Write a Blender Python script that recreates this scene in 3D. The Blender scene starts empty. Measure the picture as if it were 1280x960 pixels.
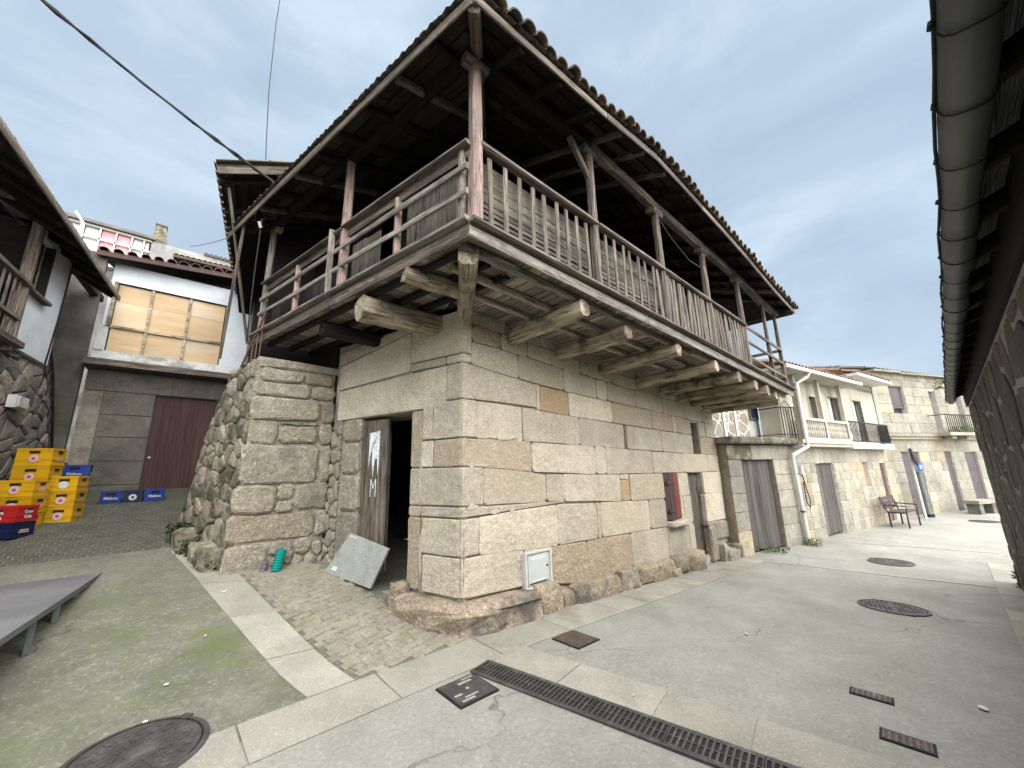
import bpy, bmesh, math, random
from mathutils import Vector, Matrix, noise as mnoise
S=bpy.context.scene
R=math.radians
# ---------------------------------------------------------------- camera
cam=bpy.data.cameras.new('camera'); co=bpy.data.objects.new('camera',cam); S.collection.objects.link(co)
cam.sensor_width=36; cam.lens=13.5; cam.clip_start=.02; cam.clip_end=600
co.matrix_world=Matrix.Translation((-2.445,-3.524,1.55))@Matrix.Rotation(R(47.775-90),4,'Z')@Matrix.Rotation(R(90+12.7),4,'X')@Matrix.Rotation(-math.atan(.0236),4,'Z')
S.camera=co
S.render.resolution_x=1024; S.render.resolution_y=768
# ---------------------------------------------------------------- sky, sun, exposure
SUN_EL,SUN_AZ=52,-86
W=bpy.data.worlds.new('World'); S.world=W; W.use_nodes=True
nt=W.node_tree; nt.nodes.clear()
def wn(t,**k):
    n=nt.nodes.new(t)
    for a,b in k.items(): setattr(n,a,b)
    return n
out=wn('ShaderNodeOutputWorld'); bg=wn('ShaderNodeBackground'); nt.links.new(bg.outputs[0],out.inputs[0])
sky=wn('ShaderNodeTexSky',sky_type='NISHITA',sun_disc=False,sun_elevation=R(SUN_EL),sun_rotation=R(90-SUN_AZ),air_density=1.2,dust_density=2.0)
bg.inputs[1].default_value=.053
tc=wn('ShaderNodeTexCoord'); mp=wn('ShaderNodeMapping'); mp.inputs['Scale'].default_value=(1,1,2.6)
nt.links.new(tc.outputs['Generated'],mp.inputs[0])
n1=wn('ShaderNodeTexNoise'); n1.inputs['Scale'].default_value=2.1; n1.inputs['Detail'].default_value=7; n1.inputs['Roughness'].default_value=.56; n1.inputs['Distortion'].default_value=.4
nt.links.new(mp.outputs[0],n1.inputs['Vector'])
rp=wn('ShaderNodeValToRGB'); e=rp.color_ramp.elements
e[0].position=.33; e[0].color=(3.5,4.4,5.45,1); e[1].position=.68; e[1].color=(5.5,6.5,7.5,1)
m_=rp.color_ramp.elements.new(.5); m_.color=(4.15,5.15,6.25,1)
nt.links.new(n1.outputs[0],rp.inputs[0])
mx=wn('ShaderNodeMix',data_type='RGBA'); mx.inputs[0].default_value=.86
nt.links.new(sky.outputs[0],mx.inputs[6]); nt.links.new(rp.outputs[0],mx.inputs[7]); nt.links.new(mx.outputs[2],bg.inputs[0])
sun=bpy.data.lights.new('sun','SUN'); sun.energy=5; sun.angle=R(108); sun.color=(1,.97,.92)
so=bpy.data.objects.new('sun',sun); S.collection.objects.link(so)
sd=Vector((math.cos(R(SUN_AZ))*math.cos(R(SUN_EL)),math.sin(R(SUN_AZ))*math.cos(R(SUN_EL)),math.sin(R(SUN_EL))))
so.rotation_euler=sd.to_track_quat('Z','Y').to_euler()
S.view_settings.view_transform='Standard'; S.view_settings.look='None'; S.view_settings.gamma=1; S.view_settings.exposure=1.42
# ---------------------------------------------------------------- ground height
def sp(t,k=5.): return t if k*t>30 else math.log1p(math.exp(k*t))/k
def gz(x,y):
    zr=-0.058*(sp(x,2.5)-sp(x-6.6,2.5))
    m=0 if x>8 else 1/(1+math.exp((x-1.5)*3)) if x>-20 else 1
    return zr+(0.2*(sp(y-.15)-sp(y-2.5))+.16*(sp(y-2.5)-sp(y-14)))*m
# ---------------------------------------------------------------- materials
MATS={}
def mat(name,c0,c1,scale=3,stretch=(1,1,1),space='pos',speck=0,speck_scale=70,dark=(0.05,.05,.05),rnd=.12,tint=None,tint_amt=0,patch=None,patch_scale=1.5,patch_lo=.58,patch_amt=.8,
        bump=.3,bump_scale=60,bump2=.0,bump2_scale=9,rough=.85,metal=0,spec=.3,streak=0,mott=0,spot=None,crack=0):
    m=bpy.data.materials.new(name); m.use_nodes=True; t=m.node_tree; N=t.nodes; L=t.links; b=N['Principled BSDF']
    b.inputs['Roughness'].default_value=rough; b.inputs['Metallic'].default_value=metal; b.inputs['Specular IOR Level'].default_value=spec
    oi=N.new('ShaderNodeObjectInfo')
    if space=='pos':
        g=N.new('ShaderNodeNewGeometry'); src=g.outputs['Position']
    else:
        g=N.new('ShaderNodeTexCoord'); ad=N.new('ShaderNodeVectorMath'); ad.operation='ADD'
        mu=N.new('ShaderNodeMath'); mu.operation='MULTIPLY'; mu.inputs[1].default_value=37; L.new(oi.outputs['Random'],mu.inputs[0])
        L.new(g.outputs['Object'],ad.inputs[0]); L.new(mu.outputs[0],ad.inputs[1]); src=ad.outputs[0]
    mp=N.new('ShaderNodeMapping'); mp.inputs['Scale'].default_value=stretch; L.new(src,mp.inputs[0]); v=mp.outputs[0]
    def nz(s,d=4,ro=.55,vec=None):
        n=N.new('ShaderNodeTexNoise'); n.inputs['Scale'].default_value=s; n.inputs['Detail'].default_value=d; n.inputs['Roughness'].default_value=ro; L.new(vec or v,n.inputs['Vector']); return n.outputs[0]
    def ramp(i,a,b_,ca,cb):
        r=N.new('ShaderNodeValToRGB'); e=r.color_ramp.elements; e[0].position=a; e[1].position=b_; e[0].color=(*ca,1); e[1].color=(*cb,1); L.new(i,r.inputs[0]); return r.outputs[0]
    def mix(f,a,b_,mode='MIX'):
        x=N.new('ShaderNodeMix'); x.data_type='RGBA'; x.blend_type=mode
        for k,i in ((0,f),(6,a),(7,b_)):
            if isinstance(i,(int,float)): x.inputs[k].default_value=i
            elif isinstance(i,tuple): x.inputs[k].default_value=(*i,1) if len(i)==3 else i
            else: L.new(i,x.inputs[k])
        return x.outputs[2]
    c=ramp(nz(scale,6,.62),.32,.68,c0,c1)
    if tint:
        f=ramp(oi.outputs['Random'],1-tint_amt-.04 if tint_amt<.9 else 0,1.0,(0,0,0),(1,1,1)); c=mix(f,c,tint)
    if speck:
        f=ramp(nz(speck_scale,2,.6,src),.5,.62,(0,0,0),(speck,)*3); c=mix(f,c,dark)
        f=ramp(nz(speck_scale*.8,2,.6,src),.36,.44,(speck*.7,)*3,(0,0,0)); c=mix(f,c,tuple(min(1,k*1.7) for k in c1))
    if mott:
        f=ramp(nz(scale*5.5,4,.7,src),.35,.65,(0,0,0),(mott,)*3); c=mix(f,c,tuple(k*.62 for k in c0))
    if crack:
        vd=N.new('ShaderNodeVectorMath'); vd.operation='ADD'; nn_=N.new('ShaderNodeTexNoise'); nn_.inputs['Scale'].default_value=2.5; nn_.inputs['Detail'].default_value=6; L.new(src,nn_.inputs['Vector'])
        vs_=N.new('ShaderNodeVectorMath'); vs_.operation='SCALE'; vs_.inputs['Scale'].default_value=.7; L.new(nn_.outputs['Color'],vs_.inputs[0]); L.new(src,vd.inputs[0]); L.new(vs_.outputs[0],vd.inputs[1])
        vo=N.new('ShaderNodeTexVoronoi'); vo.feature='DISTANCE_TO_EDGE'; vo.inputs['Scale'].default_value=.42; L.new(vd.outputs[0],vo.inputs['Vector'])
        f=ramp(vo.outputs['Distance'],.0015,.006,(crack,)*3,(0,0,0)); g2=ramp(nz(.55,2,.5,src),.47,.56,(0,0,0),(1,1,1)); mm_=N.new('ShaderNodeMath'); mm_.operation='MULTIPLY'; L.new(f,mm_.inputs[0]); L.new(g2,mm_.inputs[1]); c=mix(mm_.outputs[0],c,tuple(k*.3 for k in c0))
    if streak:
        f=ramp(nz(3.2,3,.6),.53,.62,(0,0,0),(streak,)*3); c=mix(f,c,tuple(k*.28 for k in c0))
    if spot:   # one soft-edged growth of its own shape: centre, radii, colour
        sc_,rad_,col_=spot; m2=N.new('ShaderNodeMapping'); m2.vector_type='TEXTURE'; m2.inputs['Location'].default_value=sc_; m2.inputs['Scale'].default_value=rad_[:3]; m2.inputs['Rotation'].default_value=(0,0,rad_[3]); L.new(src,m2.inputs[0])
        ln=N.new('ShaderNodeVectorMath'); ln.operation='LENGTH'; L.new(m2.outputs[0],ln.inputs[0]); ad_=N.new('ShaderNodeMath'); ad_.operation='MULTIPLY_ADD'; L.new(nz(3.5,5,.65,src),ad_.inputs[0]); ad_.inputs[1].default_value=1.6; L.new(ln.outputs['Value'],ad_.inputs[2])
        f=ramp(ad_.outputs[0],.75,2.0,(.75,.75,.75),(0,0,0)); c=mix(f,c,col_)
    if patch:
        f=ramp(nz(patch_scale,5,.62,src),patch_lo,patch_lo+.12,(0,0,0),(patch_amt,)*3); c=mix(f,c,patch)
    if rnd:
        r=N.new('ShaderNodeMapRange'); r.inputs[3].default_value=1-rnd; r.inputs[4].default_value=1+rnd
        w=N.new('ShaderNodeMath'); w.operation='FRACT'; mu=N.new('ShaderNodeMath'); mu.operation='MULTIPLY'; mu.inputs[1].default_value=7.31
        L.new(oi.outputs['Random'],mu.inputs[0]); L.new(mu.outputs[0],w.inputs[0]); L.new(w.outputs[0],r.inputs[0])
        vm=N.new('ShaderNodeVectorMath'); vm.operation='SCALE'; L.new(c,vm.inputs[0]); L.new(r.outputs[0],vm.inputs['Scale']); c=vm.outputs[0]
    L.new(c,b.inputs['Base Color'])
    if bump:
        h=nz(bump_scale,4,.65)
        if bump2:
            a=N.new('ShaderNodeMath'); a.operation='MULTIPLY_ADD'; L.new(nz(bump2_scale,4,.6),a.inputs[0]); a.inputs[1].default_value=bump2*6; L.new(h,a.inputs[2]); h=a.outputs[0]
        bp=N.new('ShaderNodeBump'); bp.inputs['Strength'].default_value=min(1,bump*1.6); bp.inputs['Distance'].default_value=.012; L.new(h,bp.inputs['Height']); L.new(bp.outputs[0],b.inputs['Normal'])
    MATS[name]=m; return m
GR=mat('granite',(.40,.35,.275),(.555,.495,.395),2.2,speck=.45,speck_scale=52,dark=(.2,.175,.14),mott=.22,rnd=.17,tint=(.42,.34,.245),tint_amt=.25,patch=(.55,.5,.42),patch_scale=3,patch_lo=.56,patch_amt=.5,bump=.6,bump_scale=42,bump2=.4,bump2_scale=9)
GW=mat('granite_warm',(.36,.285,.20),(.47,.39,.29),3,speck=.55,speck_scale=48,mott=.4,dark=(.2,.14,.09),rnd=.06,bump=.7,bump_scale=38,bump2=.5,bump2_scale=9)
GO=mat('granite_ochre',(.38,.27,.155),(.47,.35,.22),3,speck=.55,speck_scale=48,mott=.4,dark=(.2,.13,.08),rnd=.06,bump=.7,bump_scale=45)
GD=mat('granite_rough',(.22,.195,.155),(.39,.35,.285),2.4,speck=.55,speck_scale=45,mott=.5,dark=(.09,.08,.065),rnd=.12,tint=(.30,.25,.18),tint_amt=.35,patch=(.16,.15,.12),patch_scale=2.2,patch_lo=.55,bump=.7,bump_scale=30,bump2=.5,bump2_scale=8)
GM=mat('granite_mossy',(.17,.15,.12),(.32,.28,.22),3,speck=.4,speck_scale=60,dark=(.07,.06,.05),rnd=.2,patch=(.06,.064,.034),patch_scale=3.5,patch_lo=.44,patch_amt=.8,bump=.7,bump_scale=30,bump2=.6)
GP=mat('plinth_granite',(.30,.24,.17),(.48,.40,.30),3,speck=.55,speck_scale=45,mott=.5,dark=(.07,.06,.05),rnd=.1,patch=(.09,.085,.08),patch_scale=1.9,patch_lo=.52,patch_amt=.85,bump=.7,bump_scale=30,bump2=.6,bump2_scale=6)
GT=mat('granite_street_houses',(.28,.258,.21),(.39,.365,.31),1.5,speck=.35,mott=.6,speck_scale=25,dark=(.17,.145,.11),rnd=.2,tint=(.43,.35,.23),tint_amt=.2,patch=(.17,.165,.14),patch_scale=1.1,patch_lo=.52,patch_amt=.55,bump=.4,bump_scale=30)
GG=mat('granite_grey',(.10,.095,.08),(.20,.188,.16),2.5,speck=.4,speck_scale=60,dark=(.07,.065,.06),rnd=.18,patch=(.10,.09,.07),patch_scale=1.8,bump=.5,bump_scale=35,bump2=.3)
MO=mat('mortar',(.15,.13,.10),(.42,.38,.32),2.5,speck=.4,rnd=0,bump=.6,bump_scale=30)
ML=mat('lime_mortar',(.42,.40,.36),(.62,.60,.55),5,rnd=0,bump=.4,bump_scale=30)
LS=mat('lime_smear',(.40,.375,.32),(.48,.455,.39),6,rnd=0,speck=.25,speck_scale=60,bump=.5,bump_scale=30)
MW=mat('white_pointing',(.55,.55,.53),(.7,.7,.68),5,rnd=0,bump=.3,bump_scale=30)
MR=mat('grey_pointing',(.20,.19,.175),(.34,.325,.30),4,rnd=0,speck=.3,bump=.6,bump_scale=25)
CG=mat('concrete_paving',(.215,.215,.19),(.30,.30,.27),1.1,speck=.25,mott=.2,crack=.75,speck_scale=40,dark=(.12,.12,.10),rnd=0,patch=(.17,.17,.145),patch_scale=.6,patch_lo=.52,patch_amt=.5,bump=.4,bump_scale=50,rough=.8)
CA=mat('alley_concrete',(.115,.12,.09),(.195,.195,.155),1.3,speck=.5,speck_scale=38,dark=(.11,.11,.09),rnd=0,mott=.4,crack=.7,spot=((-1.85,1.0,.15),(.75,2.3,9,.2),(.115,.135,.05)),patch=(.095,.115,.05),patch_scale=.8,patch_lo=.52,patch_amt=.6,bump=.6,bump_scale=50,rough=.8)
SL=mat('granite_slab',(.225,.22,.185),(.325,.315,.27),2,speck=.4,speck_scale=80,dark=(.2,.19,.16),rnd=.09,patch=(.16,.15,.115),patch_scale=1.1,patch_lo=.56,patch_amt=.6,bump=.35,bump_scale=60,rough=.75)
SE=mat('sett_stone',(.20,.185,.145),(.30,.275,.22),5,speck=.4,speck_scale=60,dark=(.13,.115,.09),rnd=.06,patch=(.18,.17,.09),patch_scale=2,patch_lo=.55,patch_amt=.5,bump=.5,bump_scale=60,rough=.8)
SD=mat('alley_sett_stone',(.055,.055,.045),(.105,.10,.082),4,speck=.3,rnd=0,patch=(.10,.12,.05),patch_scale=1.3,patch_lo=.52,patch_amt=.6,bump=.5,bump_scale=60,rough=.75)
GU=mat('grout',(.12,.115,.085),(.2,.19,.14),6,rnd=0,bump=.4)
DG=mat('gap_shade_black',(.008,.008,.008),(.02,.02,.018),6,rnd=0,bump=0)  # near-black: shade painted into slots, mouths and gaps; also a few black parts
ST=(1.2,22,22)
WD=mat('weathered_wood',(.055,.043,.035),(.25,.21,.17),1,ST,'obj',rnd=.18,patch=(.07,.062,.055),patch_scale=2.5,patch_lo=.52,patch_amt=.7,bump=.8,bump_scale=2.5,rough=.8,streak=.75)
WL=mat('pale_wood',(.12,.105,.09),(.37,.335,.29),1,ST,'obj',rnd=.12,patch=(.12,.105,.09),patch_scale=3,patch_lo=.54,patch_amt=.8,bump=.8,bump_scale=2.5,rough=.8,streak=.75)
WB=mat('beam_wood',(.23,.185,.13),(.49,.41,.305),1,(1,11,11),'obj',rnd=.15,patch=(.06,.048,.036),patch_scale=2.5,patch_lo=.5,patch_amt=.8,bump=.9,bump_scale=2.5,rough=.85,streak=.75)
WP=mat('pink_painted_wood',(.20,.14,.12),(.46,.32,.29),1,ST,'obj',rnd=.1,patch=(.17,.15,.13),patch_scale=6,patch_lo=.5,patch_amt=.9,bump=.8,bump_scale=2.5,rough=.8,streak=.75)
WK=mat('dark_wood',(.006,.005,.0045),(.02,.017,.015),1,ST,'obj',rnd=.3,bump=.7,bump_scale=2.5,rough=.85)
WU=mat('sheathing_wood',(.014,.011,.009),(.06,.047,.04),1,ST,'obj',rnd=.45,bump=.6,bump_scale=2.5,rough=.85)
WF=mat('floor_underside_wood',(.16,.13,.10),(.42,.37,.31),1,ST,'obj',rnd=.4,bump=.6,bump_scale=2.5,rough=.85,streak=.75)
WG=mat('old_board',(.07,.06,.048),(.18,.16,.13),1,(1,9,9),'obj',rnd=.18,patch=(.09,.075,.055),patch_scale=2.5,patch_lo=.52,bump=.6,bump_scale=2.5,streak=.75)
WR=mat('red_painted_wood',(.16,.03,.025),(.26,.055,.045),1,ST,'obj',rnd=.1,patch=(.12,.09,.08),patch_scale=9,patch_lo=.56,bump=.5,bump_scale=2.5)
WM_=mat('maroon_wood',(.05,.034,.033),(.10,.07,.068),1,ST,'obj',rnd=.1,bump=.5,bump_scale=2.5)
WN=mat('brown_door_wood',(.05,.024,.022),(.095,.048,.042),1,ST,'obj',rnd=.12,bump=.4,bump_scale=2.5,rough=.6)
WC=mat('charred_door_wood',(.03,.026,.024),(.15,.135,.125),1,(.8,26,26),'obj',rnd=.3,bump=.8,bump_scale=2.5)
PY=mat('plywood',(.40,.275,.15),(.52,.38,.23),1,(1,3,6),'obj',rnd=.12,patch=(.42,.37,.29),patch_scale=.9,patch_lo=.5,patch_amt=.7,bump=.1,rough=.6)
TI=mat('old_roof_tile',(.10,.08,.065),(.26,.20,.155),4,speck=.3,rnd=.3,tint=(.10,.095,.08),tint_amt=.6,patch=(.10,.105,.075),patch_scale=9,patch_lo=.52,bump=.5,rough=.9)
TR=mat('red_roof_tile',(.17,.095,.07),(.30,.185,.135),4,rnd=.25,patch=(.26,.22,.17),patch_scale=3,bump=.4,rough=.9)
PW=mat('white_render',(.50,.55,.60),(.62,.66,.70),1.5,rnd=0,patch=(.42,.44,.44),patch_scale=1.6,patch_lo=.6,patch_amt=.6,bump=.15,bump_scale=30)
PC=mat('cream_render',(.36,.33,.27),(.46,.43,.36),1.5,rnd=0,patch=(.40,.36,.28),patch_scale=1.2,patch_lo=.6,patch_amt=.5,bump=.15,bump_scale=30)
PD=mat('dark_old_render',(.045,.042,.037),(.12,.112,.10),2,rnd=0,patch=(.03,.028,.025),patch_scale=1.5,bump=.5,bump_scale=20)
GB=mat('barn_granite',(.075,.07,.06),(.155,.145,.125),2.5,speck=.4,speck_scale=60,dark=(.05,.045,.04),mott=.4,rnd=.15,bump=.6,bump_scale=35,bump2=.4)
PG=mat('grey_render',(.16,.16,.155),(.32,.315,.30),1.5,rnd=0,patch=(.09,.09,.085),patch_scale=1.2,patch_lo=.52,bump=.4,bump_scale=20)
PT=mat('stained_render',(.40,.40,.39),(.60,.62,.62),2.5,rnd=0,patch=(.22,.21,.19),patch_scale=3,patch_lo=.5,bump=.3,bump_scale=25)
CS=mat('moulded_concrete',(.34,.315,.26),(.46,.43,.36),3,rnd=.06,bump=.2)
IR=mat('black_iron',(.015,.015,.016),(.04,.038,.036),8,rnd=.1,bump=.2,rough=.6,metal=.4)
IU=mat('rusty_iron',(.10,.055,.04),(.19,.11,.085),12,rnd=.1,bump=.3,rough=.8)
CI=mat('cast_iron',(.06,.058,.06),(.12,.115,.115),9,rnd=.1,patch=(.17,.155,.14),patch_scale=9,patch_lo=.55,patch_amt=.6,bump=.3,rough=.5,metal=.6,spec=.5)
CR=mat('cast_iron_brown',(.09,.07,.06),(.15,.12,.105),9,rnd=.1,patch=(.24,.21,.18),patch_scale=14,patch_lo=.55,bump=.3,rough=.55,metal=.5)
ZN=mat('zinc',(.075,.08,.078),(.125,.132,.13),3,rnd=.1,patch=(.06,.06,.05),patch_scale=4,patch_lo=.54,patch_amt=.5,bump=.15,bump_scale=12,rough=.5,metal=.2)
WH=mat('white_paint',(.50,.50,.48),(.62,.62,.6),5,rnd=.03,bump=.05,rough=.45)
LB=mat('white_plastic',(.46,.48,.46),(.55,.57,.55),4,rnd=0,bump=.05,rough=.4,patch=(.5,.5,.46),patch_scale=8,patch_lo=.62,patch_amt=.4)
BK=mat('black_rubber',(.008,.008,.009),(.018,.018,.018),6,rnd=0,bump=.1,rough=.6)
YE=mat('yellow_plastic',(.52,.29,.008),(.60,.34,.012),3,rnd=.1,bump=.05,rough=.4,patch=(.28,.17,.04),patch_scale=7,patch_lo=.55,patch_amt=.6)
BL=mat('blue_plastic',(.01,.035,.20),(.015,.05,.27),3,rnd=.1,bump=.05,rough=.4)
NV=mat('navy_plastic',(.008,.012,.05),(.012,.018,.07),3,rnd=.1,bump=.05,rough=.4)
RE=mat('red_plastic',(.32,.012,.015),(.42,.02,.02),3,rnd=.1,bump=.05,rough=.4)
PU=mat('print_purple',(.18,.10,.28),(.25,.15,.33),3,rnd=0,bump=0,rough=.5)
PK=mat('print_pink',(.66,.36,.33),(.72,.45,.40),3,rnd=0,bump=0,rough=.5)
TQ=mat('teal_plastic',(.0,.17,.155),(.005,.23,.21),3,rnd=.1,bump=.05,rough=.45)
VI=mat('purple_plastic',(.10,.07,.10),(.15,.11,.14),3,rnd=.1,bump=.05,rough=.5)
SB=mat('slate_board',(.30,.31,.30),(.40,.41,.395),2.5,rnd=0,speck=.25,patch=(.22,.22,.2),patch_scale=4,patch_lo=.56,patch_amt=.5,bump=.2,rough=.6)
DK=mat('platform_deck',(.10,.10,.105),(.155,.155,.16),2,rnd=0,speck=.4,speck_scale=120,dark=(.05,.05,.05),bump=.4,bump_scale=90,rough=.65)
DM=mat('galvanised_leg',(.12,.14,.14),(.2,.22,.22),5,rnd=.1,bump=.2,rough=.5,metal=.5)
PI=mat('pink_curtain',(.72,.30,.33),(.82,.42,.44),2,(6,1,1),rnd=.05,bump=.1)
CU=mat('white_curtain',(.5,.54,.55),(.62,.66,.66),2,(6,1,1),rnd=.05,bump=.1)
PA=mat('paper',(.62,.68,.70),(.78,.82,.82),9,rnd=0,patch=(.30,.38,.44),patch_scale=30,patch_lo=.5,patch_amt=.7,bump=0,rough=.7)
PR=mat('mauve_shutter',(.06,.05,.055),(.10,.08,.09),2,rnd=.05,bump=.1,rough=.5)
SG=mat('sign_blue',(.01,.07,.42),(.015,.09,.5),2,rnd=0,bump=0,rough=.4)
FL=mat('black_cloth',(.006,.006,.007),(.014,.014,.015),4,rnd=0,bump=.2)
LF=mat('leaf_green',(.045,.075,.018),(.10,.14,.035),6,rnd=.25,bump=.1,rough=.6)
TC=mat('terracotta',(.36,.13,.07),(.45,.18,.1),3,rnd=.05,bump=.1)
GLS=bpy.data.materials.new('window_glass'); GLS.use_nodes=True; _b=GLS.node_tree.nodes['Principled BSDF']; _b.inputs['Base Color'].default_value=(.03,.04,.05,1); _b.inputs['Roughness'].default_value=.08
# ---------------------------------------------------------------- object helpers
WMX={}
def link(o,parent,M):
    S.collection.objects.link(o)
    if parent is not None:
        o.parent=parent; o.matrix_basis=WMX[parent.name].inverted()@M
    else: o.matrix_basis=M
    WMX[o.name]=M.copy(); return o
def thing(name,label,cat,loc=(0,0,0),group=None,kind=None):
    o=bpy.data.objects.new(name,None); o.empty_display_size=.2; link(o,None,Matrix.Translation(loc))
    o['label']=label; o['category']=cat
    if group:o['group']=group
    return o
def tag(o,label,cat,group=None):
    o['label']=label;o['category']=cat
    if group:o['group']=group
    return o
def struct(o): o['kind']='structure'; return o
def stuff(o): o['kind']='stuff'; return o
I4=Matrix.Identity(4)
class MB:
    def __init__(s): s.v=[];s.f=[];s.fm=[];s.ci=0
    def add(s,vs,fs):
        b=len(s.v); s.v+= [tuple(v) for v in vs]; s.f+=[tuple(b+i for i in f) for f in fs]; s.fm+=[s.ci]*len(fs); return s
    def box(s,a,b,M=None):
        x0,y0,z0=a;x1,y1,z1=b
        vs=[Vector(p) for p in((x0,y0,z0),(x1,y0,z0),(x1,y1,z0),(x0,y1,z0),(x0,y0,z1),(x1,y0,z1),(x1,y1,z1),(x0,y1,z1))]
        if M: vs=[M@v for v in vs]
        return s.add(vs,[(3,2,1,0),(4,5,6,7),(0,1,5,4),(1,2,6,5),(2,3,7,6),(3,0,4,7)])
    def prism(s,poly,z0,z1):          # poly in xy, extruded in z (numbers or functions)
        n=len(poly); f0=z0 if callable(z0) else (lambda x,y:z0); f1=z1 if callable(z1) else (lambda x,y:z1)
        return s.add([(x,y,f0(x,y)) for x,y in poly]+[(x,y,f1(x,y)) for x,y in poly],[tuple(range(n))[::-1],tuple(range(n,2*n))]+[(i,(i+1)%n,(i+1)%n+n,i+n) for i in range(n)])
    def tube(s,pts,r,n=8,cap=True):
        pts=[Vector(p) for p in pts]; rings=[]
        rr=r if isinstance(r,(list,tuple)) else [r]*len(pts)
        base=len(s.v); vs=[];fs=[]
        for i,p in enumerate(pts):
            d=(pts[min(i+1,len(pts)-1)]-pts[max(i-1,0)]).normalized()
            a=d.orthogonal().normalized() if i==0 else (pa-d*pa.dot(d)).normalized()
            pa=a; b=d.cross(a)
            for k in range(n):
                t=2*math.pi*k/n; vs.append(p+(a*math.cos(t)+b*math.sin(t))*rr[i])
        for i in range(len(pts)-1):
            for k in range(n): fs.append((i*n+k,i*n+(k+1)%n,(i+1)*n+(k+1)%n,(i+1)*n+k))
        if cap: fs+= [tuple(range(n))[::-1],tuple(range((len(pts)-1)*n,len(pts)*n))]
        return s.add(vs,fs)
    def mesh(s,name,mats,smooth=False):
        me=bpy.data.meshes.new(name); me.from_pydata(s.v,[],s.f)
        for m in (mats if isinstance(mats,(list,tuple)) else [mats]): me.materials.append(m)
        if any(s.fm): me.polygons.foreach_set('material_index',s.fm)
        if smooth: me.polygons.foreach_set('use_smooth',[True]*len(me.polygons))
        me.update(); return me
    def build(s,name,mats,parent=None,M=I4,smooth=False,local=False):
        """local=True: vertices are already in M's frame; otherwise world coordinates"""
        me=s.mesh(name,mats,smooth)
        if not local and M is I4:
            c=sum((Vector(v) for v in s.v),Vector())/max(1,len(s.v)); M=Matrix.Translation(c)
            for v in me.vertices: v.co-=c
        return link(bpy.data.objects.new(name,me),parent,M)
def inst(name,me,parent,M): return link(bpy.data.objects.new(name,me),parent,M)
rnd=random.Random(7)
def frame_x(p0,p1,up=(0,0,1)):
    p0=Vector(p0);p1=Vector(p1);x=(p1-p0);L=x.length;x=x/L;u=Vector(up)
    if abs(x.dot(u))>.95: u=Vector((1,0,0)) if abs(x.x)<.9 else Vector((0,1,0))
    y=u.cross(x).normalized(); z=x.cross(y)
    M=Matrix((x,y,z)).transposed().to_4x4(); M.translation=p0; return M,L
def beam(name,p0,p1,w,h,m,parent,rough=.0,up=(0,0,1),seg=1,taper=1.,chamf=0.006):
    """a timber: local X along it, w across, h high"""
    M,L=frame_x(p0,p1,up); vs=[];fs=[]
    seg=max(1,seg)
    prof=[(-.5,-.5),(.5,-.5),(.5,.5),(-.5,.5)]
    if rough>0 or chamf>0:
        c=.12 if rough==0 else .22
        prof=[(-.5+c,-.5),(.5-c,-.5),(.5,-.5+c),(.5,.5-c),(.5-c,.5),(-.5+c,.5),(-.5,.5-c),(-.5,-.5+c)]
    n=len(prof); bow=rnd.uniform(-1,1)*rough*.8; bow2=rnd.uniform(-1,1)*rough*.5
    for i in range(seg+1):
        t=i/seg; k=1+(taper-1)*t; b=math.sin(t*math.pi)
        for (a,c) in prof:
            j=rough
            vs.append((L*t+(rnd.uniform(-j,j)*.4 if i in(0,seg) else 0),a*w*k+rnd.uniform(-j,j)*.5+bow*b,c*h*k+rnd.uniform(-j,j)*.5+bow2*b))
    for i in range(seg):
        for k in range(n): fs.append((i*n+k,i*n+(k+1)%n,(i+1)*n+(k+1)%n,(i+1)*n+k)[::1])
    fs+=[tuple(range(n))[::-1],tuple(range(seg*n,seg*n+n))]
    me=bpy.data.meshes.new(name); me.from_pydata(vs,[],fs); me.materials.append(m); me.update()
    return link(bpy.data.objects.new(name,me),parent,M)
def plank(name,p0,p1,w,h,m,parent,up=(0,0,1),ragged=0): return beam(name,p0,p1,w,h,m,parent,rough=ragged,up=up,seg=1 if not ragged else 4,chamf=0)
# --------------- wall frames: local x along the wall, z up, -y outward
def wframe(o,d):
    d=Vector((d[0],d[1],0)).normalized(); M=Matrix((d,Vector((-d.y,d.x,0)),Vector((0,0,1)))).transposed().to_4x4(); M.translation=Vector(o); return M
def stone_poly(name,pts,m,parent,F,depth=.08,proud=.0,bev=.014,crown=.004,name_m=None,smooth=True):
    """pts: ccw outline (x,z) in wall frame F"""
    n=len(pts); cx=sum(p[0] for p in pts)/n; cz=sum(p[1] for p in pts)/n
    vs=[];
    for (x,z) in pts: vs.append((x-cx,depth,z-cz))
    for (x,z) in pts: vs.append((x-cx,-proud+bev,z-cz))
    for (x,z) in pts:
        dx,dz=x-cx,z-cz; l=max(.001,math.hypot(dx,dz)); k=max(.3,(l-bev*1.5)/l); vs.append((dx*k,-proud+rnd.uniform(-.3,.3)*crown,dz*k))
    vs.append((0,-proud-crown,0)); c=3*n
    fs=[]
    for i in range(n):
        j=(i+1)%n; fs.append((i,j,n+j,n+i)); fs.append((n+i,n+j,2*n+j,2*n+i)); fs.append((2*n+i,2*n+j,c))
    me=bpy.data.meshes.new(name); me.from_pydata(vs,[],fs); me.materials.append(m)
    if smooth:
        me.polygons.foreach_set('use_smooth',[True]*len(me.polygons))
    me.update()
    return link(bpy.data.objects.new(name,me),parent,F@Matrix.Translation((cx,0,cz)))
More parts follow.
